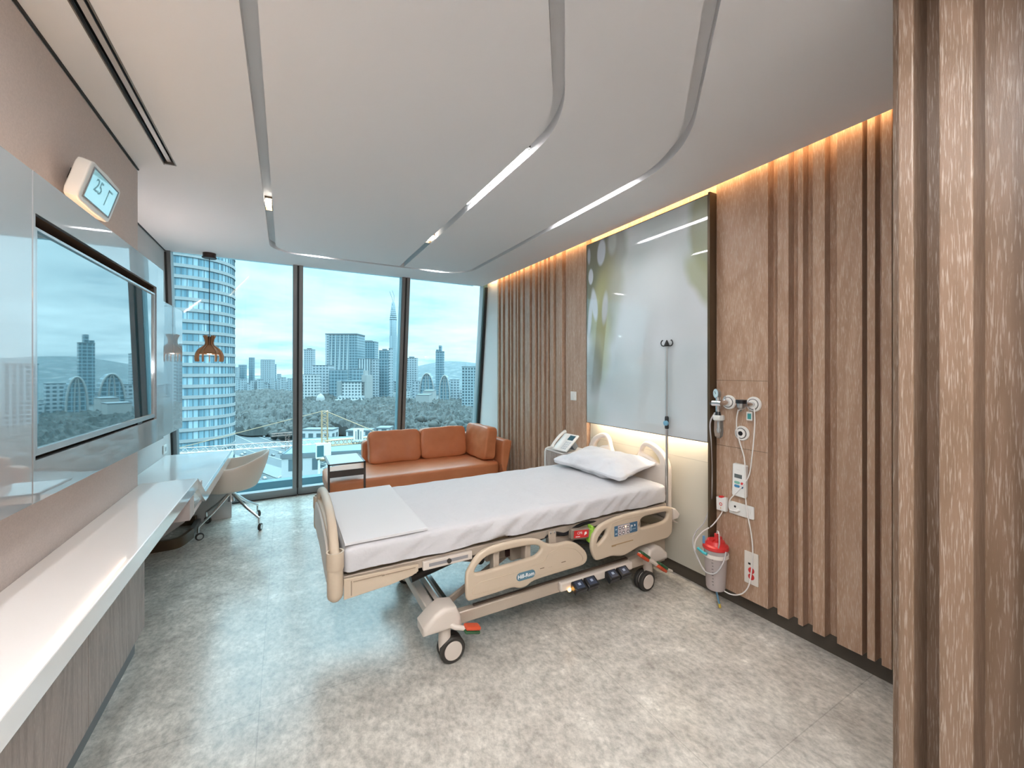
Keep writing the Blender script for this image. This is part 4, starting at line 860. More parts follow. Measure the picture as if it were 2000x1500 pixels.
# control panel
Mk = TM(AX_XZ,1.922,yf_-.001,.4855)
cp = obj('control_panel', plate([rrect(-.1,.1,-.033,.033,.004)], .003, Mk, .0008), M_('panel_blue', (.06,.15,.25), .35), r2, label='blue and white keypad on the rail')
def flat(name, bxs, m, M, z0=.0016, z1=.0024):
    b_ = MB()
    for x0,x1,y0,y1 in bxs: b_.box(x0,x1,y0,y1,z0,z1,M)
    return obj(name, b_, m, r2, smooth=0)
flat('keypad_field', [(-.072,.030,-.031,.031)], M_('keypad_pale', (.66,.58,.58), .4), Mk)
kb = MB(); kw = MB()
for i, x in enumerate((-.055,-.025,.014)):
    for y in (.014,-.017):
        kb.lathe([(.0068,.0024),(.0108,.0024),(.0108,.0032),(.0068,.0032)], (0,0,0), 18, Mk @ Matrix.Translation((x,y,0)))
        kw.lathe([(0,.0024),(.0064,.0024),(.0058,.0036),(0,.0036)], (0,0,0), 14, Mk @ Matrix.Translation((x,y,0)))
for x in (.050,.075): kw.lathe([(0,.0016),(.006,.0016),(.006,.0028),(0,.0028)], (0,0,0), 14, Mk @ Matrix.Translation((x,.012,0)))
obj('key_rings', kb, BLACK, r2, smooth=0); obj('key_faces', kw, M_('key_white', (.85,.83,.84), .4), r2, smooth=0)
flat('key_marks', [(-.068,-.030,-.003,.000),(.038,.044,-.02,.02),(.05,.085,-.012,-.009),(-.094,-.080,-.02,-.012),(-.094,-.080,.008,.016)], M_('mark_pale', (.45,.55,.62), .4), Mk)
obj('amber_light', MB().lathe([(0,.0024),(.0035,.0024),(.002,.005),(0,.005)], (0,0,0), 12, Mk @ Matrix.Translation((-.006,.018,0))), emis('amber_led', (1,.5,.15), 5), r2)
# rail support arms and mechanisms
for x in (1.00, 1.20, 1.85, 2.05): obj('rail_arm', MB().box(x-.018,x+.018,YR+.012,YN+.03,.38,.53), BED_M, bd, bevel=.006)
# wall bumper
obj('wall_bumper', plate([[(0,0),(.055,.0),(.075,.03),(.03,.075),(0,.08)]], .05, Matrix.Translation((2.385,1.975,.455)) @ AX_XZ, .01), BED_L, bd)
# --- base
obj('base_beam', MB().box(.78,2.22,1.985,2.030,.182,.246), BED_M, bd, bevel=.006)
obj('base_beam', MB().box(.78,2.22,2.890,2.935,.182,.246), BED_M, bd, bevel=.006)
obj('beam_track', MB().box(.88,2.0,2.000,2.016,.246,.254), M_('track_dark', (.10,.07,.05), .5), bd, smooth=0)
obj('base_cross', MB().box(.655,.745,2.06,2.86,.19,.245), BED_L, bd, bevel=.006)
obj('chrome_bar', MB().box(.76,.785,2.05,2.86,.225,.25).box(.70,.712,2.05,2.86,.246,.254), CHROME, bd, bevel=.003)
obj('base_cross', MB().box(2.12,2.20,2.06,2.86,.18,.25), BED_M, bd, bevel=.006)
# corner housings
def housing(x, y, s):
    q = [(-.128,.0),(-.130,.042),(-.065,.098),(-.02,.116),(.045,.104),(.070,.050),(.076,.0)]
    b_ = MB(); P = [(x+s*a, z+.195) for a, z in q]
    if s < 0: P = P[::-1]
    return plate([P], .13, TM(AX_XZ,0,y,0), .020, 3)
CAS = []
for x, y, s in ((.72,2.01,1),(.72,2.91,1),(2.20,2.01,-1),(2.20,2.91,-1)):
    obj('corner_cover', housing(x,y,s), BED_L, bd)
    cs = obj('castor', MB().tube([(x+.0*s,y,.20),(x+.0*s,y,.10),(x+.004*s,y,.07),(x+.012*s,y,.045)], [.031,.032,.033,.030], 20), BED_L, bd)
    wxx = x+.035*s; wy = y
    obj('tyre', MB().lathe([(.048,-.016),(.060,-.016),(.0665,-.010),(.0665,.010),(.060,.016),(.048,.016)], (wxx,wy-.022,.0665), 32, Matrix.Rotation(PI/2,4,'X')), RUBBER, cs)
    obj('tyre', MB().lathe([(.048,-.016),(.060,-.016),(.0665,-.010),(.0665,.010),(.060,.016),(.048,.016)], (wxx,wy+.022,.0665), 32, Matrix.Rotation(PI/2,4,'X')), RUBBER, cs)
    obj('wheel_disc', MB().lathe([(0,-.043),(.046,-.041),(.050,-.034),(.050,.034),(.046,.041),(0,.043)], (wxx,wy,.0665), 32, Matrix.Rotation(PI/2,4,'X')), BED_L, cs)
# brake pedals: orange over green pads on cream arms
def pedal(x, y, dx, dz, l, m2=True):
    Mq = Matrix.Translation((x, y, 0)) @ Matrix.Rotation(0,4,'Z')
    ob_ = obj('pedal_arm', MB().tube([(x,y,.205),(x+dx*.3,y-.02,.205+dz*.3),(x+dx*.62,y-.03,.205+dz*.62)], .013, 12), BED_L, bd)
    return ob_
pa = obj('pedal_arm', MB().tube([(.735,1.955,.215),(.750,1.935,.210),(.800,1.925,.195)], [.014,.013,.012], 12), BED_L, bd)
Mp = Matrix.Translation((.832,1.918,.188)) @ Matrix.Rotation(math.radians(16),4,'Y')
obj('pedal_pad', MB().box(-.042,.042,-.028,.022,.0,.020,Mp), ORANGE, pa, bevel=.009, seg=3, label='orange brake pad')
obj('pedal_pad', MB().box(-.042,.042,-.028,.022,-.016,-.0005,Mp), GREEN, pa, bevel=.006, label='dark green underside of brake pad')
pb = obj('pedal_arm', MB().tube([(2.02,1.915,.318),(2.14,1.915,.235),(2.20,1.925,.19),(2.33,1.915,.125)], [.010,.012,.012,.008], 12), BED_L, bd, label='slanting pale pedal bar at the head castor')
for (x, z) in ((2.055,.292),(2.225,.180)):
    Mp = Matrix.Translation((x,1.913,z)) @ Matrix.Rotation(math.radians(36),4,'Y')
    obj('pedal_pad', MB().box(-.045,.045,-.022,.018,-.020,.000,Mp), ORANGE, pb, bevel=.006, label='orange brake pad')
    obj('pedal_pad', MB().box(-.045,.045,-.022,.018,.001,.018,Mp), GREEN, pb, bevel=.006, label='dark green half of the brake pad')
obj('pedal_arm', MB().tube([(.735,2.965,.215),(.800,2.99,.195)], .012, 12), BED_L, bd)
# foot switches and lamp on the beam
obj('switch_housing', MB().box(1.42,2.00,1.955,1.99,.196,.250), BED_L, bd, bevel=.01, seg=3)
for x in (1.535, 1.628, 1.800, 1.893):
    Mp = Matrix.Translation((x,1.944,.228)) @ Matrix.Rotation(math.radians(28),4,'X')
    fs = obj('foot_switch', MB().box(-.042,.042,-.050,.016,-.030,.010,Mp), BLACK, bd, bevel=.005, label='black foot pedal switch')
    obj('switch_top', MB().box(-.028,.028,-.038,.008,.0102,.0114,Mp), M_('switch_navy', (.035,.05,.09), .3), fs, smooth=0)
    obj('switch_mark', MB().box(-.008,.010,-.020,-.004,.0115,.0122,Mp), M_('switch_mark', (.35,.42,.55), .4), fs, smooth=0)
obj('indicator_lamp', MB().lathe([(0,-.008),(.010,-.008),(.012,0),(.006,.008),(0,.008)], (1.480,1.951,.200), 16, Matrix.Rotation(PI/2,4,'X')), emis('amber_lamp', (1,.48,.12), 3.5), bd)
# lift arms
for y in (2.12, 2.80):
    obj('lift_arm', MB().tube([(.76,y,.23),(1.30,y,.50)], .022, 8, sx=.6), M_('arm_brown', (.30,.24,.19), .4, .2), bd)
    obj('lift_arm', MB().tube([(2.12,y,.24),(1.55,y,.50)], .022, 8, sx=.6), M_('arm_brown2', (.30,.24,.19), .4, .2), bd)
obj('lift_bracket', MB().prism([(.66,.52),(.90,.52),(.98,.455),(.94,.43),(.80,.47)], -2.14, -2.09, AX_XZ), M_('bracket_grey', (.27,.25,.23), .4, .2), bd, bevel=.003)
obj('lift_bracket', MB().prism([(.66,.52),(.90,.52),(.98,.455),(.94,.43),(.80,.47)], -2.83, -2.78, AX_XZ), M_('bracket_grey2', (.27,.25,.23), .4, .2), bd, bevel=.003)
obj('torque_tube', MB().tube([(.95,2.06,.45),(.95,2.86,.45)], .022, 14), DARK_M, bd)
obj('back_cover', MB().box(2.22,2.39,2.02,2.90,.14,.36), BED_M, bd, bevel=.01)
# ================================================================== MATTRESS, BLANKET, PILLOW, IV POLE
def draped_mattress():
    bm = bmesh.new(); nx, ny, nz_ = 90, 34, 7
    bmesh.ops.create_cube(bm, size=2); bm.free()
    b_ = MB(); x0, x1, y0, y1, z0, z1 = .232, 2.37, 1.985, 2.905, .588, .700
    V = {}
    def key(i,j,k): return (i,j,k)
    def P(i,j,k):
        x = x0+(x1-x0)*i/nx; y = y0+(y1-y0)*j/ny; z = z0+(z1-z0)*k/nz_
        u = 2*i/nx-1; v = 2*j/ny-1; w = 2*k/nz_-1
        # round the edges
        def rnd(a, lo, hi, r): return a
        r = .035
        cxx = min(max(x, x0+r), x1-r); cyy = min(max(y, y0+r), y1-r); czz = min(max(z, z0+r*.3), z1-r)
        d = Vector((x-cxx, y-cyy, z-czz)); 
        if d.length > 1e-6: d = d.normalized()*min(r, max(abs(d.x),abs(d.y),abs(d.z)))
        p = Vector((cxx,cyy,czz))+d
        side = max(0, abs(v)-.93)/.07 if abs(v) > .93 else 0
        n_ = noise.noise(Vector((p.x*5, p.y*5, 2)))
        p.z += n_*.003
        if abs(v) > .97 or abs(u) > .985:
            # hanging folds on the sides, skewed towards the corners
            sk = (p.x*11+(z1-p.z)*16)
            f_ = noise.noise(Vector((sk, v*2, 5)))*.9+.6*noise.noise(Vector((sk*2.1, v*2, 9)))
            amp = .024*(1-abs(w)*.3)
            p.y += (-1 if v < 0 else 1)*f_*amp*(1 if abs(v) > .97 else 0)
            p.x += (-1 if u < 0 else 1)*f_*amp*(.5 if abs(u) > .985 else 0)
            if k == 0: p.z += .016*noise.noise(Vector((p.x*3.5, 1, 1)))-.006
        # dent under the pillow, gentle creases near the side edge
        e_ = min(abs(p.y-y0), abs(y1-p.y))
        if w > .9: p.z += .0025*noise.noise(Vector((p.x*14+p.y*9, p.y*22, 4)))*math.exp(-e_*9)*2.2
        return p
    def vert(i,j,k):
        q = (i,j,k)
        if q not in V: V[q] = b_.bm.verts.new(P(i,j,k))
        return V[q]
    for i in range(nx):
        for j in range(ny):
            b_.bm.faces.new((vert(i,j,nz_),vert(i+1,j,nz_),vert(i+1,j+1,nz_),vert(i,j+1,nz_)))
            b_.bm.faces.new((vert(i,j,0),vert(i,j+1,0),vert(i+1,j+1,0),vert(i+1,j,0)))
        for k in range(nz_):
            b_.bm.faces.new((vert(i,0,k),vert(i+1,0,k),vert(i+1,0,k+1),vert(i,0,k+1)))
            b_.bm.faces.new((vert(i,ny,k),vert(i,ny,k+1),vert(i+1,ny,k+1),vert(i+1,ny,k)))
    for j in range(ny):
        for k in range(nz_):
            b_.bm.faces.new((vert(0,j,k),vert(0,j,k+1),vert(0,j+1,k+1),vert(0,j+1,k)))
            b_.bm.faces.new((vert(nx,j,k),vert(nx,j+1,k),vert(nx,j+1,k+1),vert(nx,j,k+1)))
    return b_
tag(obj('mattress', draped_mattress(), SHEET, smooth=80), 'mattress under a white sheet with creased sides on the hospital bed', 'mattress')
bl = MB(); nx, ny = 36, 40
top = {}
for lay in range(2):
    for i in range(nx+1):
        for j in range(ny+1):
            x = .238+(.630-.238)*i/nx; y = 1.995+(2.885-1.995)*j/ny
            zt = .7035+.014*lay+.0022*noise.noise(Vector((x*6,y*4,3+lay)))*lay+.0016*math.sin(y*23+x*3)*lay*.5
            if i in (0,nx) or j in (0,ny): zt = .7035+(.011 if lay else .0)
            top[(lay,i,j)] = bl.bm.verts.new((x+.008*(y-2.4)*(i/nx), y, zt))
for i in range(nx):
    for j in range(ny):
        bl.bm.faces.new((top[1,i,j],top[1,i+1,j],top[1,i+1,j+1],top[1,i,j+1])); bl.bm.faces.new((top[0,i,j],top[0,i,j+1],top[0,i+1,j+1],top[0,i+1,j]))
    for j in (0,ny): bl.bm.faces.new((top[0,i,j],top[0,i+1,j],top[1,i+1,j],top[1,i,j]))
for j in range(ny):
    for i in (0,nx): bl.bm.faces.new((top[0,i,j],top[0,i,j+1],top[1,i,j+1],top[1,i,j]))
tag(obj('folded_sheet', bl, SHEET2, smooth=50), 'flat folded white sheet across the foot end of the mattress', 'sheet')
Mpi = Matrix.Rotation(math.radians(-9),4,'Y') @ Matrix.Rotation(math.radians(3),4,'Z')
tag(obj('pillow', cushion(2.205, 2.485, .782, .205, .380, .066, 34, 7, .022, .016, 7, 3, Mpi, pinch=.75, ears=.13), PILLOW, smooth=80, sub=1), 'white cotton pillow at the head of the hospital bed', 'pillow')
t_ = thing('iv_pole', 'slim steel infusion pole with black double hook rising from the bed head corner', 'pole', (2.398, 2.016, .47))
ix, iy = 2.398, 2.016
obj('lower_tube', MB().tube([(ix,iy,.50),(ix,iy,1.14)], .0095, 12), STEEL, t_)
obj('upper_tube', MB().tube([(ix,iy,1.14),(ix,iy,1.69)], .0065, 12), STEEL, t_)
obj('clamp', MB().lathe([(0,-.035),(.012,-.035),(.014,-.03),(.014,.045),(.010,.055),(0,.055)], (ix,iy,1.125), 16), BLACK, t_)
obj('clamp_knob', MB().lathe([(0,0),(.018,0),(.018,.014),(.012,.018),(0,.018)], (ix-.012,iy-.008,1.132), 20, AX_YZn), M_('knob_blue', (.15,.35,.48), .3), t_, label='blue round clamp knob')
obj('hook_head', MB().lathe([(0,0),(.014,.0),(.020,.006),(.010,.03),(.004,.045),(0,.046)], (ix,iy,1.682), 16), BLACK, t_)
for s in (-1, 1):
    hk = [(0,0,.012),(.018,0,.004),(.034,0,.006),(.043,0,.020),(.041,0,.034),(.034,0,.044),(.030,0,.040)]
    obj('hook', MB().tube(spline([(ix-s*a*.25, iy+s*a*.97, 1.682+c) for a, b_, c in hk],4,False), .0042, 8), BLACK, t_)
# ================================================================== THE CITY OUTSIDE
GZ = -70.0; EX = .24
def ex(c): return tuple(v*EX for v in c)
def MX(name, c, *a, **k):
    if 'var' in k: k['var'] = (k['var'][0], ex(k['var'][1]))
    return M_(name, ex(c), *a, **k)
cT, sT = math.cos(TH), math.sin(TH)
def at(px, u):                                 # ground position seen at photo column px, u metres ahead
    r = (px-1000)/FPX*u; return Vector((r*cT+u*sT, -r*sT+u*cT, 0))
def zat(py, u): return CH-(py-726)/FPX*u
def facade(name, wall, glass, du, dz, fu=.6, fz=.55, rough=.4):
    m, t, b = newmat(name)
    tc = N(t, 'ShaderNodeTexCoord'); sp = N(t, 'ShaderNodeSeparateXYZ'); t.links.new(tc.outputs['Object'], sp.inputs[0])
    sm = N(t, 'ShaderNodeMath', operation='ADD'); t.links.new(sp.outputs[0], sm.inputs[0]); t.links.new(sp.outputs[1], sm.inputs[1])
    fs = []
    for src, d, f in ((sm.outputs[0], du, fu), (sp.outputs[2], dz, fz)):
        q = N(t, 'ShaderNodeMath', operation='DIVIDE'); q.inputs[1].default_value = d; t.links.new(src, q.inputs[0])
        fr = N(t, 'ShaderNodeMath', operation='FRACT'); t.links.new(q.outputs[0], fr.inputs[0])
        ls = N(t, 'ShaderNodeMath', operation='LESS_THAN'); ls.inputs[1].default_value = f; t.links.new(fr.outputs[0], ls.inputs[0]); fs.append(ls.outputs[0])
    mu = N(t, 'ShaderNodeMath', operation='MULTIPLY'); t.links.new(fs[0], mu.inputs[0]); t.links.new(fs[1], mu.inputs[1])
    x = N(t, 'ShaderNodeMix', data_type='RGBA'); x.inputs[6].default_value = (*[v*1.75 for v in ex(wall)], 1); x.inputs[7].default_value = (*[v*.95 for v in ex(glass)], 1)
    t.links.new(mu.outputs[0], x.inputs[0]); t.links.new(x.outputs[2], b.inputs['Base Color']); b.inputs['Roughness'].default_value = rough
    return m
FA = facade('facade_haze_pale_grid', (.60,.66,.70), (.30,.42,.48), 8, 7)  # facade colours here and below are paled to mimic distance haze
FB = facade('facade_haze_blue_glass', (.40,.53,.60), (.27,.44,.52), 8, 7.5, .8, .75, .25)
FC = facade('facade_white_grid', (.78,.80,.80), (.25,.36,.41), 7, 6.5, .6, .6)
FD = facade('facade_stripes', (.68,.73,.75), (.25,.38,.45), 6.5, 60, .5, 1)
FE = facade('facade_apartments', (.50,.58,.62), (.28,.38,.43), 9, 8, .45, .5)
FG = facade('facade_lattice', (.48,.58,.62), (.10,.20,.25), 5, 5, .6, .6)
ROOF = MX('roof_grey', (.38,.45,.49), .8)
WHT = MX('far_white', (.80,.81,.80), .7)
# ground
gm, t, b = newmat('city_ground')
tc = N(t, 'ShaderNodeTexCoord'); v = N(t, 'ShaderNodeTexVoronoi'); v.inputs['Scale'].default_value = .03; t.links.new(tc.outputs['Object'], v.inputs['Vector'])
n = N(t, 'ShaderNodeTexNoise'); n.inputs['Scale'].default_value = .004; n.inputs['Detail'].default_value = 6; t.links.new(tc.outputs['Object'], n.inputs['Vector'])
r1_ = ramp(t, [(.0,(.020,.030,.032)),(.4,(.06,.07,.074)),(.7,(.032,.042,.044)),(1,(.095,.10,.10))]); t.links.new(v.outputs['Color'], r1_.inputs[0])
r2_ = ramp(t, [(.42,(.22,.30,.27)),(.55,(.9,.92,.92))]); t.links.new(n.outputs['Fac'], r2_.inputs[0])
x = N(t, 'ShaderNodeMix', data_type='RGBA', blend_type='MULTIPLY'); x.inputs[0].default_value = .6; t.links.new(r1_.outputs[0], x.inputs[6]); t.links.new(r2_.outputs[0], x.inputs[7]); t.links.new(x.outputs[2], b.inputs['Base Color']); b.inputs['Roughness'].default_value = .9
g = MB(); g.quad((-9000,-300,GZ),(9000,-300,GZ),(9000,9000,GZ),(-9000,9000,GZ))
gr_ = obj('ground', g, gm, smooth=0); gr_['kind'] = 'structure'
# hills on the horizon
def hill(name, label, pts, u, m, depth=900):
    b_ = MB(); n_ = len(pts); cols = []
    P = spline([(a, c) for a, c in pts], 6, False)
    for px, py in P:
        top_ = at(px, u); zt = max(zat(py, u), GZ+1)
        row = []
        for k in range(9):
            f = k/8; p = at(px, u-depth*(1-f)); z = GZ+(zt-GZ)*math.sin(f*PI/2)**1.3+noise.noise(Vector((p.x*.01,p.y*.01,0)))*9*math.sin(f*PI)
            row.append(b_.bm.verts.new((p.x,p.y,z)))
        e = at(px, u+depth); row.append(b_.bm.verts.new((e.x,e.y,GZ)))
        cols.append(row)
    for A, B in zip(cols, cols[1:]):
        for k in range(len(A)-1): b_.bm.faces.new((A[k],B[k],B[k+1],A[k+1]))
    return tag(obj(name, b_, m, smooth=60), label, 'hill')
hm, t, b = newmat('hill_with_houses')
tc = N(t, 'ShaderNodeTexCoord'); v = N(t, 'ShaderNodeTexVoronoi'); v.inputs['Scale'].default_value = .045; t.links.new(tc.outputs['Object'], v.inputs['Vector'])
r1_ = ramp(t, [(.0,(.028,.045,.05)),(.5,(.038,.055,.06)),(.72,(.05,.065,.072)),(.9,(.085,.095,.098))]); t.links.new(v.outputs['Color'], r1_.inputs[0]); t.links.new(r1_.outputs[0], b.inputs['Base Color']); b.inputs['Roughness'].default_value = .9
hill('hill', 'built-up hill on the horizon behind the slim right-hand tower', [(745,742),(790,722),(830,712),(870,706),(905,707),(940,710),(990,712),(1060,720),(1150,735)], 3200, hm, 1500)
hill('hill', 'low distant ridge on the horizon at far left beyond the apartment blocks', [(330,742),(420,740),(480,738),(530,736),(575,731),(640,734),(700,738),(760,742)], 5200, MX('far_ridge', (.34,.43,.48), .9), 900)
# forest canopy (nobody could count it) and single trees at its near edge
LEAF = MX('tree_green', (.045,.06,.06), .8, var=(.06,(.10,.11,.10)))
LEAF2 = MX('tree_grey_green', (.08,.095,.085), .8, var=(.05,(.14,.13,.115)))
fb = MB(); nu, nv = 260, 120; rows = []
for i in range(nu+1):
    px = 395+(1010-395)*i/nu; row = []
    edge_ = 430+90*max(0,(520-px)/120)+18*math.sin(px*.05)
    far_ = 1330-310*min(1,max(0,(px-560)/70))-120*min(1,max(0,(px-700)/80))
    for j_ in range(nv+1):
        u_ = edge_+(far_-edge_)*(j_/nv)**1.25
        p = at(px, u_)
        h_ = 7+6*noise.noise(Vector((p.x*.05,p.y*.05,1)))+7*abs(noise.noise(Vector((p.x*.10,p.y*.10,2))))+4*noise.noise(Vector((p.x*.25,p.y*.25,3)))+8*noise.noise(Vector((p.x*.008,p.y*.008,7)))
        if i in (0,nu) or j_ in (0,nv): h_ = 0
        row.append(fb.bm.verts.new((p.x,p.y,GZ+max(0,h_+2))))
    rows.append(row)
for A, B in zip(rows, rows[1:]):
    for j_ in range(nv): fb.bm.faces.new((A[j_],B[j_],B[j_+1],A[j_+1]))
tag(obj('woodland', fb, LEAF, smooth=0), 'dense dark green woodland beyond the motorway', 'forest', kind='stuff')
def tree_mesh(seed, r, h):
    b_ = MB(); 
    for q in range(5):
        ic = bmesh.ops.create_icosphere(b_.bm, subdivisions=2, radius=r*(.55+.25*random.random()))
        o_ = Vector((random.uniform(-.5,.5)*r, random.uniform(-.5,.5)*r, h+random.uniform(-.35,.45)*r))
        for v_ in ic['verts']: v_.co = v_.co*(1+.28*noise.noise(v_.co*.7+Vector((seed+q,0,0))))+o_
    b_.tube([(0,0,0),(0,0,h)], r*.09, 6)
    return b_
tk = []
for q in range(3):
    o = obj('tree', tree_mesh(q*5, 5+q, 6+q), (LEAF,LEAF2,LEAF)[q], smooth=80); tk.append(o)
used = [False]*3
for k in range(110):
    px = 470+540*(k+random.random()*.8)/110; u_ = random.uniform(415,470)+90*max(0,(540-px)/120)+(random.random()**2)*120
    q = k % 3; p = at(px, u_)
    o = tk[q] if not used[q] else tk[q].copy()
    if used[q]: COL.objects.link(o)
    used[q] = True
    o.location = (p.x, p.y, GZ); o.rotation_euler = (0,0,random.random()*6); s = random.uniform(.7,1.25); o.scale = (s,s,s)
    tag(o, ['rounded dark green tree at the near edge of the woodland','pale grey-green tree at the near edge of the woodland','tall broad dark tree at the near edge of the woodland'][q], 'tree', ['round dark woodland-edge trees','grey-green woodland-edge trees','broad dark woodland-edge trees'][q])
# buildings: px range, roof row, distance, depth
def building(label, x0, x1, yt, u, m, dep=None, extra=None, name='tower_block', group=None, rot=0):
    a = at(x0, u); c = at(x1, u); w_ = (c-a).length; mid = (a+c)/2; h_ = zat(yt, u)-GZ; dep = dep or w_*.7
    d_ = Vector((sT, cT, 0)); mid = mid+d_*dep/2
    t_ = thing(name, label, 'building', (mid.x, mid.y, GZ), group)
    t_.rotation_euler = (0,0,-TH+rot)
    def part(nm, b_, mm, **k):
        me = b_.mesh(nm); o = lk(D.objects.new(nm, me)); finish(o, mm, None, 0); o.parent = t_
        return o
    part('walls', MB().box(-w_/2,w_/2,-dep/2,dep/2,0,h_), m)
    part('roof', MB().box(-w_/2-.3,w_/2+.3,-dep/2-.3,dep/2+.3,h_,h_+max(1.2,h_*.012)), ROOF)
    if extra: extra(part, w_, dep, h_)
    return t_
def plant(part, w, d, h): part('roof_plant', MB().box(-w*.22,w*.22,-d*.2,d*.2,h,h+6), ROOF)
def fins(part, w, d, h):
    b_ = MB()
    for k in range(5):
        a = -w*.30+k*w*.13; b_.prism([(a,h),(a+w*.02,h),(a-w*.03+w*.02,0),(a-w*.10,0)], d/2, d/2+1.5, Matrix(((1,0,0,0),(0,0,-1,0),(0,1,0,0),(0,0,0,1))))
    part('facade_folds', b_, MX('fold_pale', (.95,1.1,1.15), .4))
    part('side_strip', MB().box(-w/2-.4,-w*.40,-d/2-.6,d/2,0,h+2), FA)
    part('crown', MB().box(-w/2-1,w/2+1,-d/2-1,d/2+1,h+1,h+4), ROOF)
B_ = building
B_('tall wide glass tower with folded facade, highest broad block of the skyline', 636, 697, 654, 1150, FB, extra=fins)
B_('dark glass tower flaring towards its top, right of the folded facade tower', 702, 732, 668, 1350, FB, extra=plant)
B_('pale slender block left of the folded facade tower, beside the window mullion', 593, 610, 683, 1500, FA, extra=plant)
B_('striped office tower in front of the flaring dark tower', 699, 722, 701, 1050, FD)
B_('grid-windowed office block right of the striped tower', 720, 737, 702, 1060, FA)
B_('stepped blue glass office block left of the spired tower', 740, 759, 685, 1250, FB, extra=plant)
B_('broad pale glass block low beside the spired tower', 735, 761, 702, 1100, FB)
B_('pale grid block low left of the folded facade tower', 609, 642, 714, 1000, FA)
B_('low glass block below the folded facade tower', 643, 671, 723, 980, FB)
B_('low dark blue block right of the folded tower foot', 687, 706, 721, 960, FB)
B_('short pale block with dark flat roof at the left end of the office cluster', 592, 618, 732, 900, FC)
B_('white slab tower with narrow front, right behind the white palace', 759.5, 766, 681, 1040, FA)
B_('pale apartment tower just right of the second mullion', 792, 813, 700, 1300, FA, extra=plant)
def steps(part, w, d, h):
    part('tower_core', MB().box(-w*.14,w*.22,-d*.3,d*.3,h,h+19), FB); part('shoulder', MB().box(-w/2,-w*.12,-d*.3,d*.3,h,h+7), FB)
B_('slim stepped dark tower standing in front of the hill', 851, 866.5, 687, 1250, FB, extra=steps)
B_('lattice-fronted apartment tower at the right, low before the hill', 902, 930, 717, 700, FG)
B_('low pale block before the hill, left', 806, 828, 745, 1000, FA); B_('low pale block before the hill, right', 874, 896, 742, 1050, FA)
B_('flat white warehouse among the houses in the right pane', 812, 838, 772, 760, WHT, dep=30, name='warehouse')
B_('long white hall with bright roof in the right pane', 826, 845, 764, 850, WHT, dep=40, name='warehouse')
def arcs(part, w, d, h):
    b_ = MB()
    for k in range(9): b_.tube([(w*.5*math.cos(a), -d/2-1, h*math.sin(a)) for a in [PI*j/14 for j in range(15)]] if k == 0 else [(w*(.5-.05*k)*math.cos(a), -d/2-1, h*(1-.09*k)*math.sin(a)) for a in [PI*j/14 for j in range(15)]], .5, 5)
for (a, c, yt, lab) in ((822,850,729,'curved glass dome-like building left of the slim stepped tower'),(860,880,733,'smaller curved dome-like building right of the slim stepped tower')):
    u_ = 1000; A_ = at(a,u_); C_ = at(c,u_); w_ = (C_-A_).length; mid = (A_+C_)/2; h_ = zat(yt,u_)-GZ
    t_ = thing('domed_building', lab, 'building', (mid.x,mid.y,GZ), None); t_.rotation_euler = (0,0,-TH)
    prof_ = [(w_/2*math.cos(PI*j/16)*(1+.12*math.sin(PI*j/16)), h_*math.sin(PI*j/16)) for j in range(17)]
    me = plate([[(p[0],p[1]) for p in prof_]], 30, AX_XZ); o = lk(D.objects.new('walls', me)); finish(o, FB, None, 0); o.parent = t_
    b_ = MB(); b_.tube([(p[0],-15.5,p[1]) for p in prof_], 1.6, 6, caps=True)
    b_.tube([(p[0]*.25,-15.5,p[1]) for p in prof_], 1.0, 6)
    o = lk(D.objects.new('white_ribs', b_.mesh('white_ribs'))); finish(o, WHT, None, 0); o.parent = t_
# spired tower
u_ = 1500; p = at(768, u_); R0 = 7.2/795*u_
t_ = thing('spired_tower', 'very tall tapering tower under construction with cranes on its tip, left of the second mullion', 'building', (p.x,p.y,GZ))
hh = zat(590,u_)-GZ
def tp(nm, b_, mm, par=None):
    o = lk(D.objects.new(nm, b_.mesh(nm))); finish(o, mm, None, 40); o.parent = t_; return o
tp('shaft', MB().lathe([(R0,0),(R0,hh*.62),(R0*.93,hh*.62),(R0*.92,hh*.80),(R0*.85,hh*.81),(R0*.72,hh*.88),(R0*.52,hh*.95),(R0*.35,hh),(0,hh)], (0,0,0), 20), facade('facade_spire', (.52,.63,.68), (.32,.46,.54), 3, 4, .5, .5))
sb_ = MB()
for k in range(8): sb_.lathe([(0,hh*(.80+.022*k)),(R0*(.98-.07*k),hh*(.80+.022*k)),(R0*(.98-.07*k),hh*(.80+.022*k)+2.0),(0,hh*(.80+.022*k)+2.0)], (0,0,0), 16)
tp('floor_slabs', sb_, ROOF)
tp('tip_crane', MB().tube([(0,0,hh),(-4,0,hh+14),(-13,0,hh+38)], .7, 5).tube([(2,0,hh),(3,0,hh+24),(-3,0,hh+42)], .6, 5), MX('crane_far', (.35,.45,.5), .6))
# white palace-like building
def palace(part, w, d, h):
    part('side_tower', MB().box(w*.38,w*.58,-d/2,d/2,0,h+16), WHT)
    part('tower_top', MB().box(w*.38,w*.46,-d/4,d/4,h+16,h+26), WHT)
    part('entrance_tower', MB().box(-w*.62,-w*.42,-d/2-2,d/2,0,h+3), MX('palace_stair', (.62,.70,.72), .6))
    b_ = MB()
    for k in range(4): b_.box(-w*.5-2*k, w*.5+2*k, -d/2-9-4*k, -d/2+1, 0, h*.42-4*k)
    part('terraces', b_, FC)
    part('dark_roof', MB().box(-w*.45,w*.40,-d/2-.5,d/2+.5,h,h+3.5), MX('slate', (.33,.45,.50), .7))
B_('large white palace-like building with rows of windows at the woodland edge', 664, 712, 747, 880, FC, dep=40, extra=palace, name='palace_building')
u_ = 860; A_ = at(612,u_); C_ = at(640,u_); w_ = (C_-A_).length; mid = (A_+C_)/2
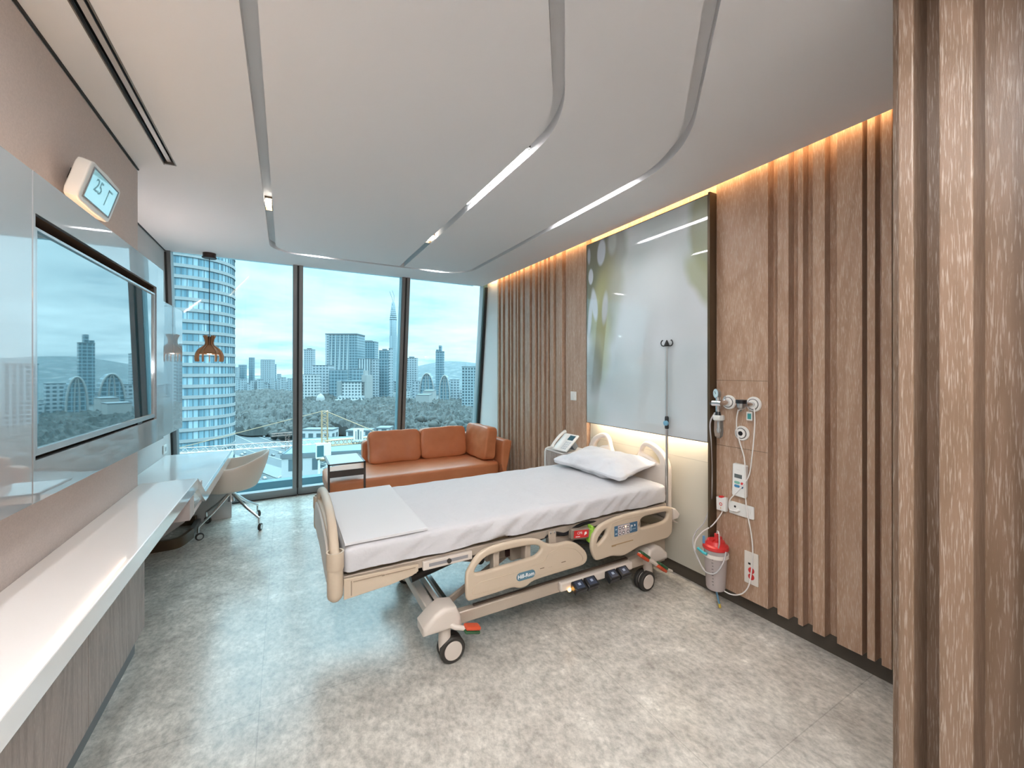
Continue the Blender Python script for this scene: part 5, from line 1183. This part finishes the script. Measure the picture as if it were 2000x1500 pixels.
t_ = thing('domed_hall', 'small white domed hall left of the white palace-like building', 'building', (mid.x,mid.y,GZ)); t_.rotation_euler = (0,0,-TH)
tp('walls', MB().box(-w_/2,w_/2,-8,8,0,10), FC); tp('dome', MB().lathe([(w_*.30,10),(w_*.29,15),(w_*.2,21),(w_*.08,24),(.6,26),(.4,38),(0,38)], (0,0,0), 18), WHT)
# apartment rows on the left
lft = [(440,448,711,1700),(449,462,718,1650),(466,477,713,1700),(486,494,699,1750),(509,529,703,1650),(530,537,712,1700),(541,547,731,1900),(352,366,716,1800),(330,345,722,1800)]
labs = ['tallish pale block at the left end of the skyline beside the round tower','sloped-top pale block second from the round tower','narrow pale block left of the slim dark-capped tower','slim tower with a dark cap in the left pane','broad bluish tower block, largest of the left pane','narrow block attached right of the broad bluish tower','tiny pale block near the first mullion','pale block hidden behind the round tower','pale block hidden behind the desk-side frame']
for (a,c,yt,u_), l in zip(lft, labs): B_(l, a, c, yt, u_, (FA,FE,FB,FA)[int(a)%4], name='tower_block')
ax = 355; k = 0
while ax < 800:
    wd = random.uniform(5,9); u_ = random.uniform(1380,1750)
    if not (585 < ax < 590): B_('pale apartment slab in the long row beyond the woodland', ax, ax+wd, random.uniform(737,750) if ax < 600 else random.uniform(744,752), u_, FE, dep=18, name='apartment_slab', group='apartment slabs beyond the woodland')
    ax += wd*random.uniform(.75,1.1); k += 1
ax = 785
while ax < 1010:
    wd = random.uniform(4,9); u_ = random.uniform(950,1700)
    B_('pale low house on the slope in the right pane', ax, ax+wd, 726+(CH-GZ-random.uniform(8,26))*FPX/u_, u_, (FE,FA,FC)[k%3], dep=15, name='hillside_house', group='houses on the slope in the right pane')
    ax += wd*random.uniform(.4,.9); k += 1
# round residential tower at left
tb = 128.0; ctr = at(361, tb); RT = 12.9; base = GZ
t_ = thing('round_tower', 'tall round residential tower with white floor bands, at the left behind the desk', 'building', (ctr.x, ctr.y, base))
def rp(nm, b_, mm):
    o = lk(D.objects.new(nm, b_.mesh(nm))); finish(o, mm, None, 40); o.parent = t_; return o
HT = 125
gt, t, b = newmat('tower_glass')
tc = N(t, 'ShaderNodeTexCoord'); sp = N(t, 'ShaderNodeSeparateXYZ'); t.links.new(tc.outputs['Object'], sp.inputs[0])
at2 = N(t, 'ShaderNodeMath', operation='ARCTAN2'); t.links.new(sp.outputs[1], at2.inputs[0]); t.links.new(sp.outputs[0], at2.inputs[1])
mu1 = N(t, 'ShaderNodeMath', operation='MULTIPLY'); mu1.inputs[1].default_value = 12; t.links.new(at2.outputs[0], mu1.inputs[0])
fl1 = N(t, 'ShaderNodeMath', operation='FLOOR'); t.links.new(mu1.outputs[0], fl1.inputs[0])
dz_ = N(t, 'ShaderNodeMath', operation='DIVIDE'); dz_.inputs[1].default_value = 3.18; t.links.new(sp.outputs[2], dz_.inputs[0]); fl2 = N(t, 'ShaderNodeMath', operation='FLOOR'); t.links.new(dz_.outputs[0], fl2.inputs[0])
cb2 = N(t, 'ShaderNodeCombineXYZ'); t.links.new(fl1.outputs[0], cb2.inputs[0]); t.links.new(fl2.outputs[0], cb2.inputs[1])
wn_ = N(t, 'ShaderNodeTexWhiteNoise'); t.links.new(cb2.outputs[0], wn_.inputs[0])
rr_ = ramp(t, [(0,(.08,.15,.19)),(.6,(.14,.23,.27)),(1,(.26,.34,.38))]); t.links.new(wn_.outputs['Value'], rr_.inputs[0]); t.links.new(rr_.outputs[0], b.inputs['Base Color']); b.inputs['Roughness'].default_value = .15
rp('glass_wall', MB().lathe([(RT,0),(RT,HT)], (0,0,0), 96), gt)
bs = MB(); k = 0
while k*3.18 < HT:
    bs.lathe([(RT+.05,k*3.18),(RT+.28,k*3.18),(RT+.28,k*3.18+.95),(RT+.05,k*3.18+.95)], (0,0,0), 96); k += 1
rp('floor_bands', bs, MX('band_white', (.86,.88,.88), .5))
mu_ = MB()
for k in range(60):
    a = 2*PI*k/60; mu_.box(RT, RT+.12, -.07, .07, 0, HT, Matrix.Rotation(a,4,'Z'))
rp('window_mullions', mu_, MX('tower_mullion', (.30,.42,.48), .5))
rp('roof', MB().lathe([(0,HT),(RT+.3,HT),(RT+.3,HT+.8),(0,HT+.8)], (0,0,0), 64), ROOF)
# motorway with cars
ASP = MX('asphalt', (.15,.18,.20), .85, var=(.03,(.20,.23,.245)))
def strip_road(name, label, c, w, m, z):
    P = spline([at(*q).to_2d() for q in c], 10, False); L = offs(P, w/2); R = offs(P, -w/2)
    b_ = MB(); lv = [b_.bm.verts.new((q.x,q.y,z)) for q in L]; rv = [b_.bm.verts.new((q.x,q.y,z)) for q in R]
    for i in range(len(P)-1): b_.bm.faces.new((lv[i],lv[i+1],rv[i+1],rv[i]))
    tag(obj(name, b_, m, smooth=0), label, 'road'); return P
Pm = strip_road('road', 'wide motorway crossing behind the desk chair', [(900,250),(760,285),(660,310),(580,345),(500,400),(440,500),(400,650),(370,900)], 62, ASP, GZ+.3)
strip_road('road', 'curved slip road between motorway and building site', [(900,205),(720,235),(600,262),(520,300),(440,345),(360,420)], 14, MX('slip_road', (.36,.39,.40), .85), GZ+.35)
strip_road('road', 'elevated curving road beside the white palace-like building', [(735,700),(745,760),(728,830),(740,900),(775,960),(830,1000)], 22, MX('viaduct', (.42,.46,.47), .85), GZ+6)
for off_ in (-15.5, 0, 15.5):
    L = offs(Pm, off_+.4); R = offs(Pm, off_-.4); b_ = MB(); lv = [b_.bm.verts.new((q.x,q.y,GZ+.5)) for q in L]; rv = [b_.bm.verts.new((q.x,q.y,GZ+.5)) for q in R]
    for i in range(len(Pm)-1): b_.bm.faces.new((lv[i],lv[i+1],rv[i+1],rv[i]))
    tag(obj('lane_marking', b_, WHT, smooth=0), 'white painted line along the motorway', 'road marking', 'motorway lane lines')
for k_, off_ in enumerate((-48,-44,-40,36,40,52,58)):
    L = offs(Pm, off_+.9); R = offs(Pm, off_-.9); b_ = MB(); lv = [b_.bm.verts.new((q.x,q.y,GZ+.2)) for q in L]; rv = [b_.bm.verts.new((q.x,q.y,GZ+.2)) for q in R]
    for i in range(len(Pm)-1): b_.bm.faces.new((lv[i],lv[i+1],rv[i+1],rv[i]))
    tag(obj('side_lane', b_, (ROOF, ASP)[k_ % 2], smooth=0), 'narrow grey side lane running beside the motorway', 'lane', 'narrow lanes beside the motorway')
def car_mesh():
    b_ = MB(); b_.box(-2.2,2.2,-.9,.9,.3,.95); b_.prism([(-1.5,.95),(1.7,.95),(1.1,1.5),(-.9,1.5)], -.8, .8, AX_XZ); return b_
cc = [('white',(.85,.86,.86)),('dark',(.06,.08,.09)),('grey',(.35,.38,.40)),('red',(.45,.08,.06)),('silver',(.60,.64,.66))]
for q, (cn, cv) in enumerate(cc):
    first = obj('car', car_mesh(), MX('car_'+cn, cv, .3), smooth=0); nfirst = True
    for k in range(34 if q == 0 else (20 if q < 3 else 10)):
        i = random.randrange(2, len(Pm)-3); lane = random.choice((-26,-22,-18.5,-12,-8.5,-5,4,8,12,19,23,27))
        d = (Pm[i+1]-Pm[i]); f = random.random(); pos = Pm[i]+d*f; d = d.normalized(); pos = pos+Vector((-d.y,d.x))*lane
        o = first if nfirst else first.copy()
        if not nfirst: COL.objects.link(o)
        nfirst = False
        o.location = (pos.x,pos.y,GZ+.3); o.rotation_euler = (0,0,math.atan2(d.y,d.x))
        tag(o, cn+' car on the wide motorway', 'car', cn+' cars on the motorway')
pk = [o for o in D.objects if o.name.startswith('car') and o.get('category') == 'car'][:60:12]
for k in range(90):
    px = random.uniform(440, 960); u_ = random.uniform(150, 330); p_ = at(px, u_)
    o = pk[k % len(pk)].copy(); COL.objects.link(o); o.location = (p_.x, p_.y, GZ+.05); o.rotation_euler = (0,0,random.choice((.3,.35,1.9)))
    tag(o, pk[k % len(pk)]['label'].split()[0]+' vehicle parked on the open ground before the motorway', 'car', pk[k % len(pk)]['label'].split()[0]+' parked vehicles')
# near building roof
def frame_roof(part, w, d, h):
    part('parapet', MB().box(-w/2,w/2,-d/2,-d/2+.5,h,h+1.4).box(-w/2,w/2,d/2-.5,d/2,h,h+1.4).box(-w/2,-w/2+.5,-d/2,d/2,h,h+1.4).box(w/2-.5,w/2,-d/2,d/2,h,h+1.4), MX('parapet_teal', (.10,.24,.28), .6))
    part('roof_duct', MB().box(-w*.3,-w*.05,-d*.25,-d*.20,h,h+1).box(0,w*.25,-d*.1,-d*.05,h,h+1), MX('duct_teal', (.08,.22,.26), .6))
    part('roof_deck', MB().box(-w/2+.5,w/2-.5,-d/2+.5,d/2-.5,h+.02,h+1.25), MX('roof_blue_grey', (.36,.50,.55), .8))
building('low flat-roofed building with dark parapet below the first mullion', 527, 680, 892, 135, FC, dep=34, extra=frame_roof, name='flat_roofed_building', rot=.30)
building('white low annex building in front of the flat-roofed building', 640, 770, 915, 118, WHT, dep=14, name='annex_building', rot=.22)
for k, (px, u_, wd, h_) in enumerate(((470,190,16,5),(500,168,9,8),(455,230,22,6),(560,215,20,7),(610,205,12,6),(690,230,24,9),(730,260,26,8),(780,250,18,7),(850,300,30,9),(640,240,14,5),(545,170,10,6),(900,280,26,9))):
    a = at(px, u_); t_ = thing('site_shed', 'small pale construction site shed among the roads below', 'shed', (a.x,a.y,GZ), 'construction site sheds'); t_.rotation_euler = (0,0,random.random())
    tp('walls', MB().box(-wd/2,wd/2,-wd/4,wd/4,0,h_), (FC,FE)[k%2]); tp('roof', MB().box(-wd/2-.4,wd/2+.4,-wd/4-.4,wd/4+.4,h_,h_+.5), (WHT,ROOF,WHT,M_('shed_teal',(.15,.36,.40),.6))[k%4])
for (x0,x1,yt,u_,l) in ((676,722,843,330,'long low white shed behind the crane sign'),(735,760,838,345,'white site office block near the second mullion'),(590,650,841,360,'long low pale shed left of the crane mast')):
    building(l, x0, x1, yt, u_, FC, dep=12, name='long_shed')
# tower crane
YEL = MX('crane_yellow', (1.3,.85,.48), .5); CW = MX('crane_white', (2.2,2.3,2.2), .5)
c0 = at(634, 100); jz = zat(866,100); az = zat(802,100)
t_ = thing('tower_crane', 'yellow and white tower crane with long jib below the window, between the mullions', 'crane', (c0.x,c0.y,GZ))
jd = (at(355,88)-c0).normalized()
def lattice(p0, p1, w, n, r, tri=False):
    b_ = MB(); p0, p1 = Vector(p0), Vector(p1); ax_ = (p1-p0).normalized(); up = Vector((0,0,1)) if abs(ax_.z) < .9 else Vector((1,0,0))
    a = ax_.cross(up).normalized()*w/2; c = (ax_.cross(a)).normalized()*w/2
    cs = [a+c,a-c,-a-c,-a+c] if not tri else [a+c*-1,-a+c*-1,c*1.0]
    if tri: cs = [a-c*0, -a-c*0, -c*1.8 if c.z < 0 else c*1.8]
    for q in cs: b_.tube([p0+q,p1+q], r, 4)
    for i in range(n):
        s0 = p0+(p1-p0)*(i/n); s1 = p0+(p1-p0)*((i+1)/n); sm = (s0+s1)/2
        for j_ in range(len(cs)):
            q, w2 = cs[j_], cs[(j_+1)%len(cs)]; b_.tube([s0+q,sm+w2,s1+q], r*.6, 4, caps=False)
    return b_
def cp_(nm, b_, mm, lab=None):
    for v_ in b_.bm.verts: v_.co -= t_.location
    o = lk(D.objects.new(nm, b_.mesh(nm))); finish(o, mm, None, 0); o.parent = t_
    if lab: o['label'] = lab
    return o
cp_('mast', lattice((c0.x,c0.y,GZ),(c0.x,c0.y,jz-3.4), 2.5, 30, .19), CW)
cp_('jib', lattice((c0.x,c0.y,jz),tuple(Vector((c0.x,c0.y,jz))+jd*46), 1.2, 26, .09, True), MX('jib_pale', (1.6,1.35,1.2), .5))
cp_('counter_jib', lattice((c0.x,c0.y,jz),tuple(Vector((c0.x,c0.y,jz+.3))-jd*17), 1.3, 9, .15), YEL)
cp_('tower_top', lattice((c0.x,c0.y,jz-1),(c0.x,c0.y,az), 1.3, 6, .13), YEL)
cp_('cab', MB().box(-2.0,1.3,-1.6,.6,-3.3,.2, Matrix.Translation((c0.x,c0.y,jz))), CW)
cp_('cab_glass', MB().box(-1.8,-.3,-1.66,-1.6,-2.9,-.2, Matrix.Translation((c0.x,c0.y,jz))), MX('cab_glass', (.15,.4,.45), .1))
cp_('slewing_ring', MB().lathe([(0,-4.0),(1.6,-4.0),(2.0,-3.5),(1.7,-3.2),(0,-3.2)], (c0.x,c0.y,jz), 16), YEL)
cp_('tie_bars', MB().tube([(c0.x,c0.y,az),tuple(Vector((c0.x,c0.y,jz+.8))+jd*30)], .07, 5).tube([(c0.x,c0.y,az),tuple(Vector((c0.x,c0.y,jz+.6))-jd*15)], .10, 5), YEL)
sgc = Vector((c0.x,c0.y,jz+.2))-jd*8.2
right_ = Vector((cT,-sT,0)); Msg = Matrix(((cT,0,sT*-1,sgc.x-sT*1.3),(-sT,0,-cT,sgc.y-cT*1.3),(0,1,0,sgc.z),(0,0,0,1)))
def sg(nm, me, mm, lab=None):
    me.transform(Matrix.Translation(-t_.location)); o = lk(D.objects.new(nm, me)); finish(o, mm, None, 0); o.parent = t_
    if lab: o['label'] = lab
sg('sign_board', plate([[(-1.2,.1),(1.3,.1),(1.3,3.2),(-1.2,3.2)]], .12, Msg), MX('sign_white', (2.2,2.3,2.25), .5), 'white sign board on the counter jib')
NAV = MX('sign_dark', (.03,.10,.14), .5)
sg('sign_lettering', text_mesh('K YAPI', .95, Msg @ Matrix.Translation((-.1,-.5,.08)), .03), NAV)
sg('sign_mark', plate([rrect(-.62,-.46,.4,2.5,.05)], .06, Msg @ Matrix.Translation((0,0,.08))), NAV)
sg('sign_mark', plate([rrect(-.12,.04,.4,2.9,.05)], .06, Msg @ Matrix.Translation((0,0,.08))), NAV)
sg('sign_mark', plate([rrect(.12,.28,.4,2.9,.05)], .06, Msg @ Matrix.Translation((0,0,.08))), NAV)
sg('sign_mark', plate([rrect(.62,.78,.4,2.5,.05)], .06, Msg @ Matrix.Translation((0,0,.08))), NAV)
c2 = at(561, 210); j2 = zat(848,210)
t_ = thing('tower_crane', 'small distant orange tower crane near the first mullion, seen over the motorway', 'crane', (c2.x,c2.y,GZ))
cp_('mast', lattice((c2.x,c2.y,GZ),(c2.x,c2.y,j2), 1.6, 12, .12), MX('crane_orange', (.62,.36,.28), .5))
cp_('jib', lattice((c2.x-7,c2.y,j2),(c2.x+4,c2.y+2,j2), 1.3, 6, .12), MX('crane_orange2', (.62,.36,.28), .5))
# bird
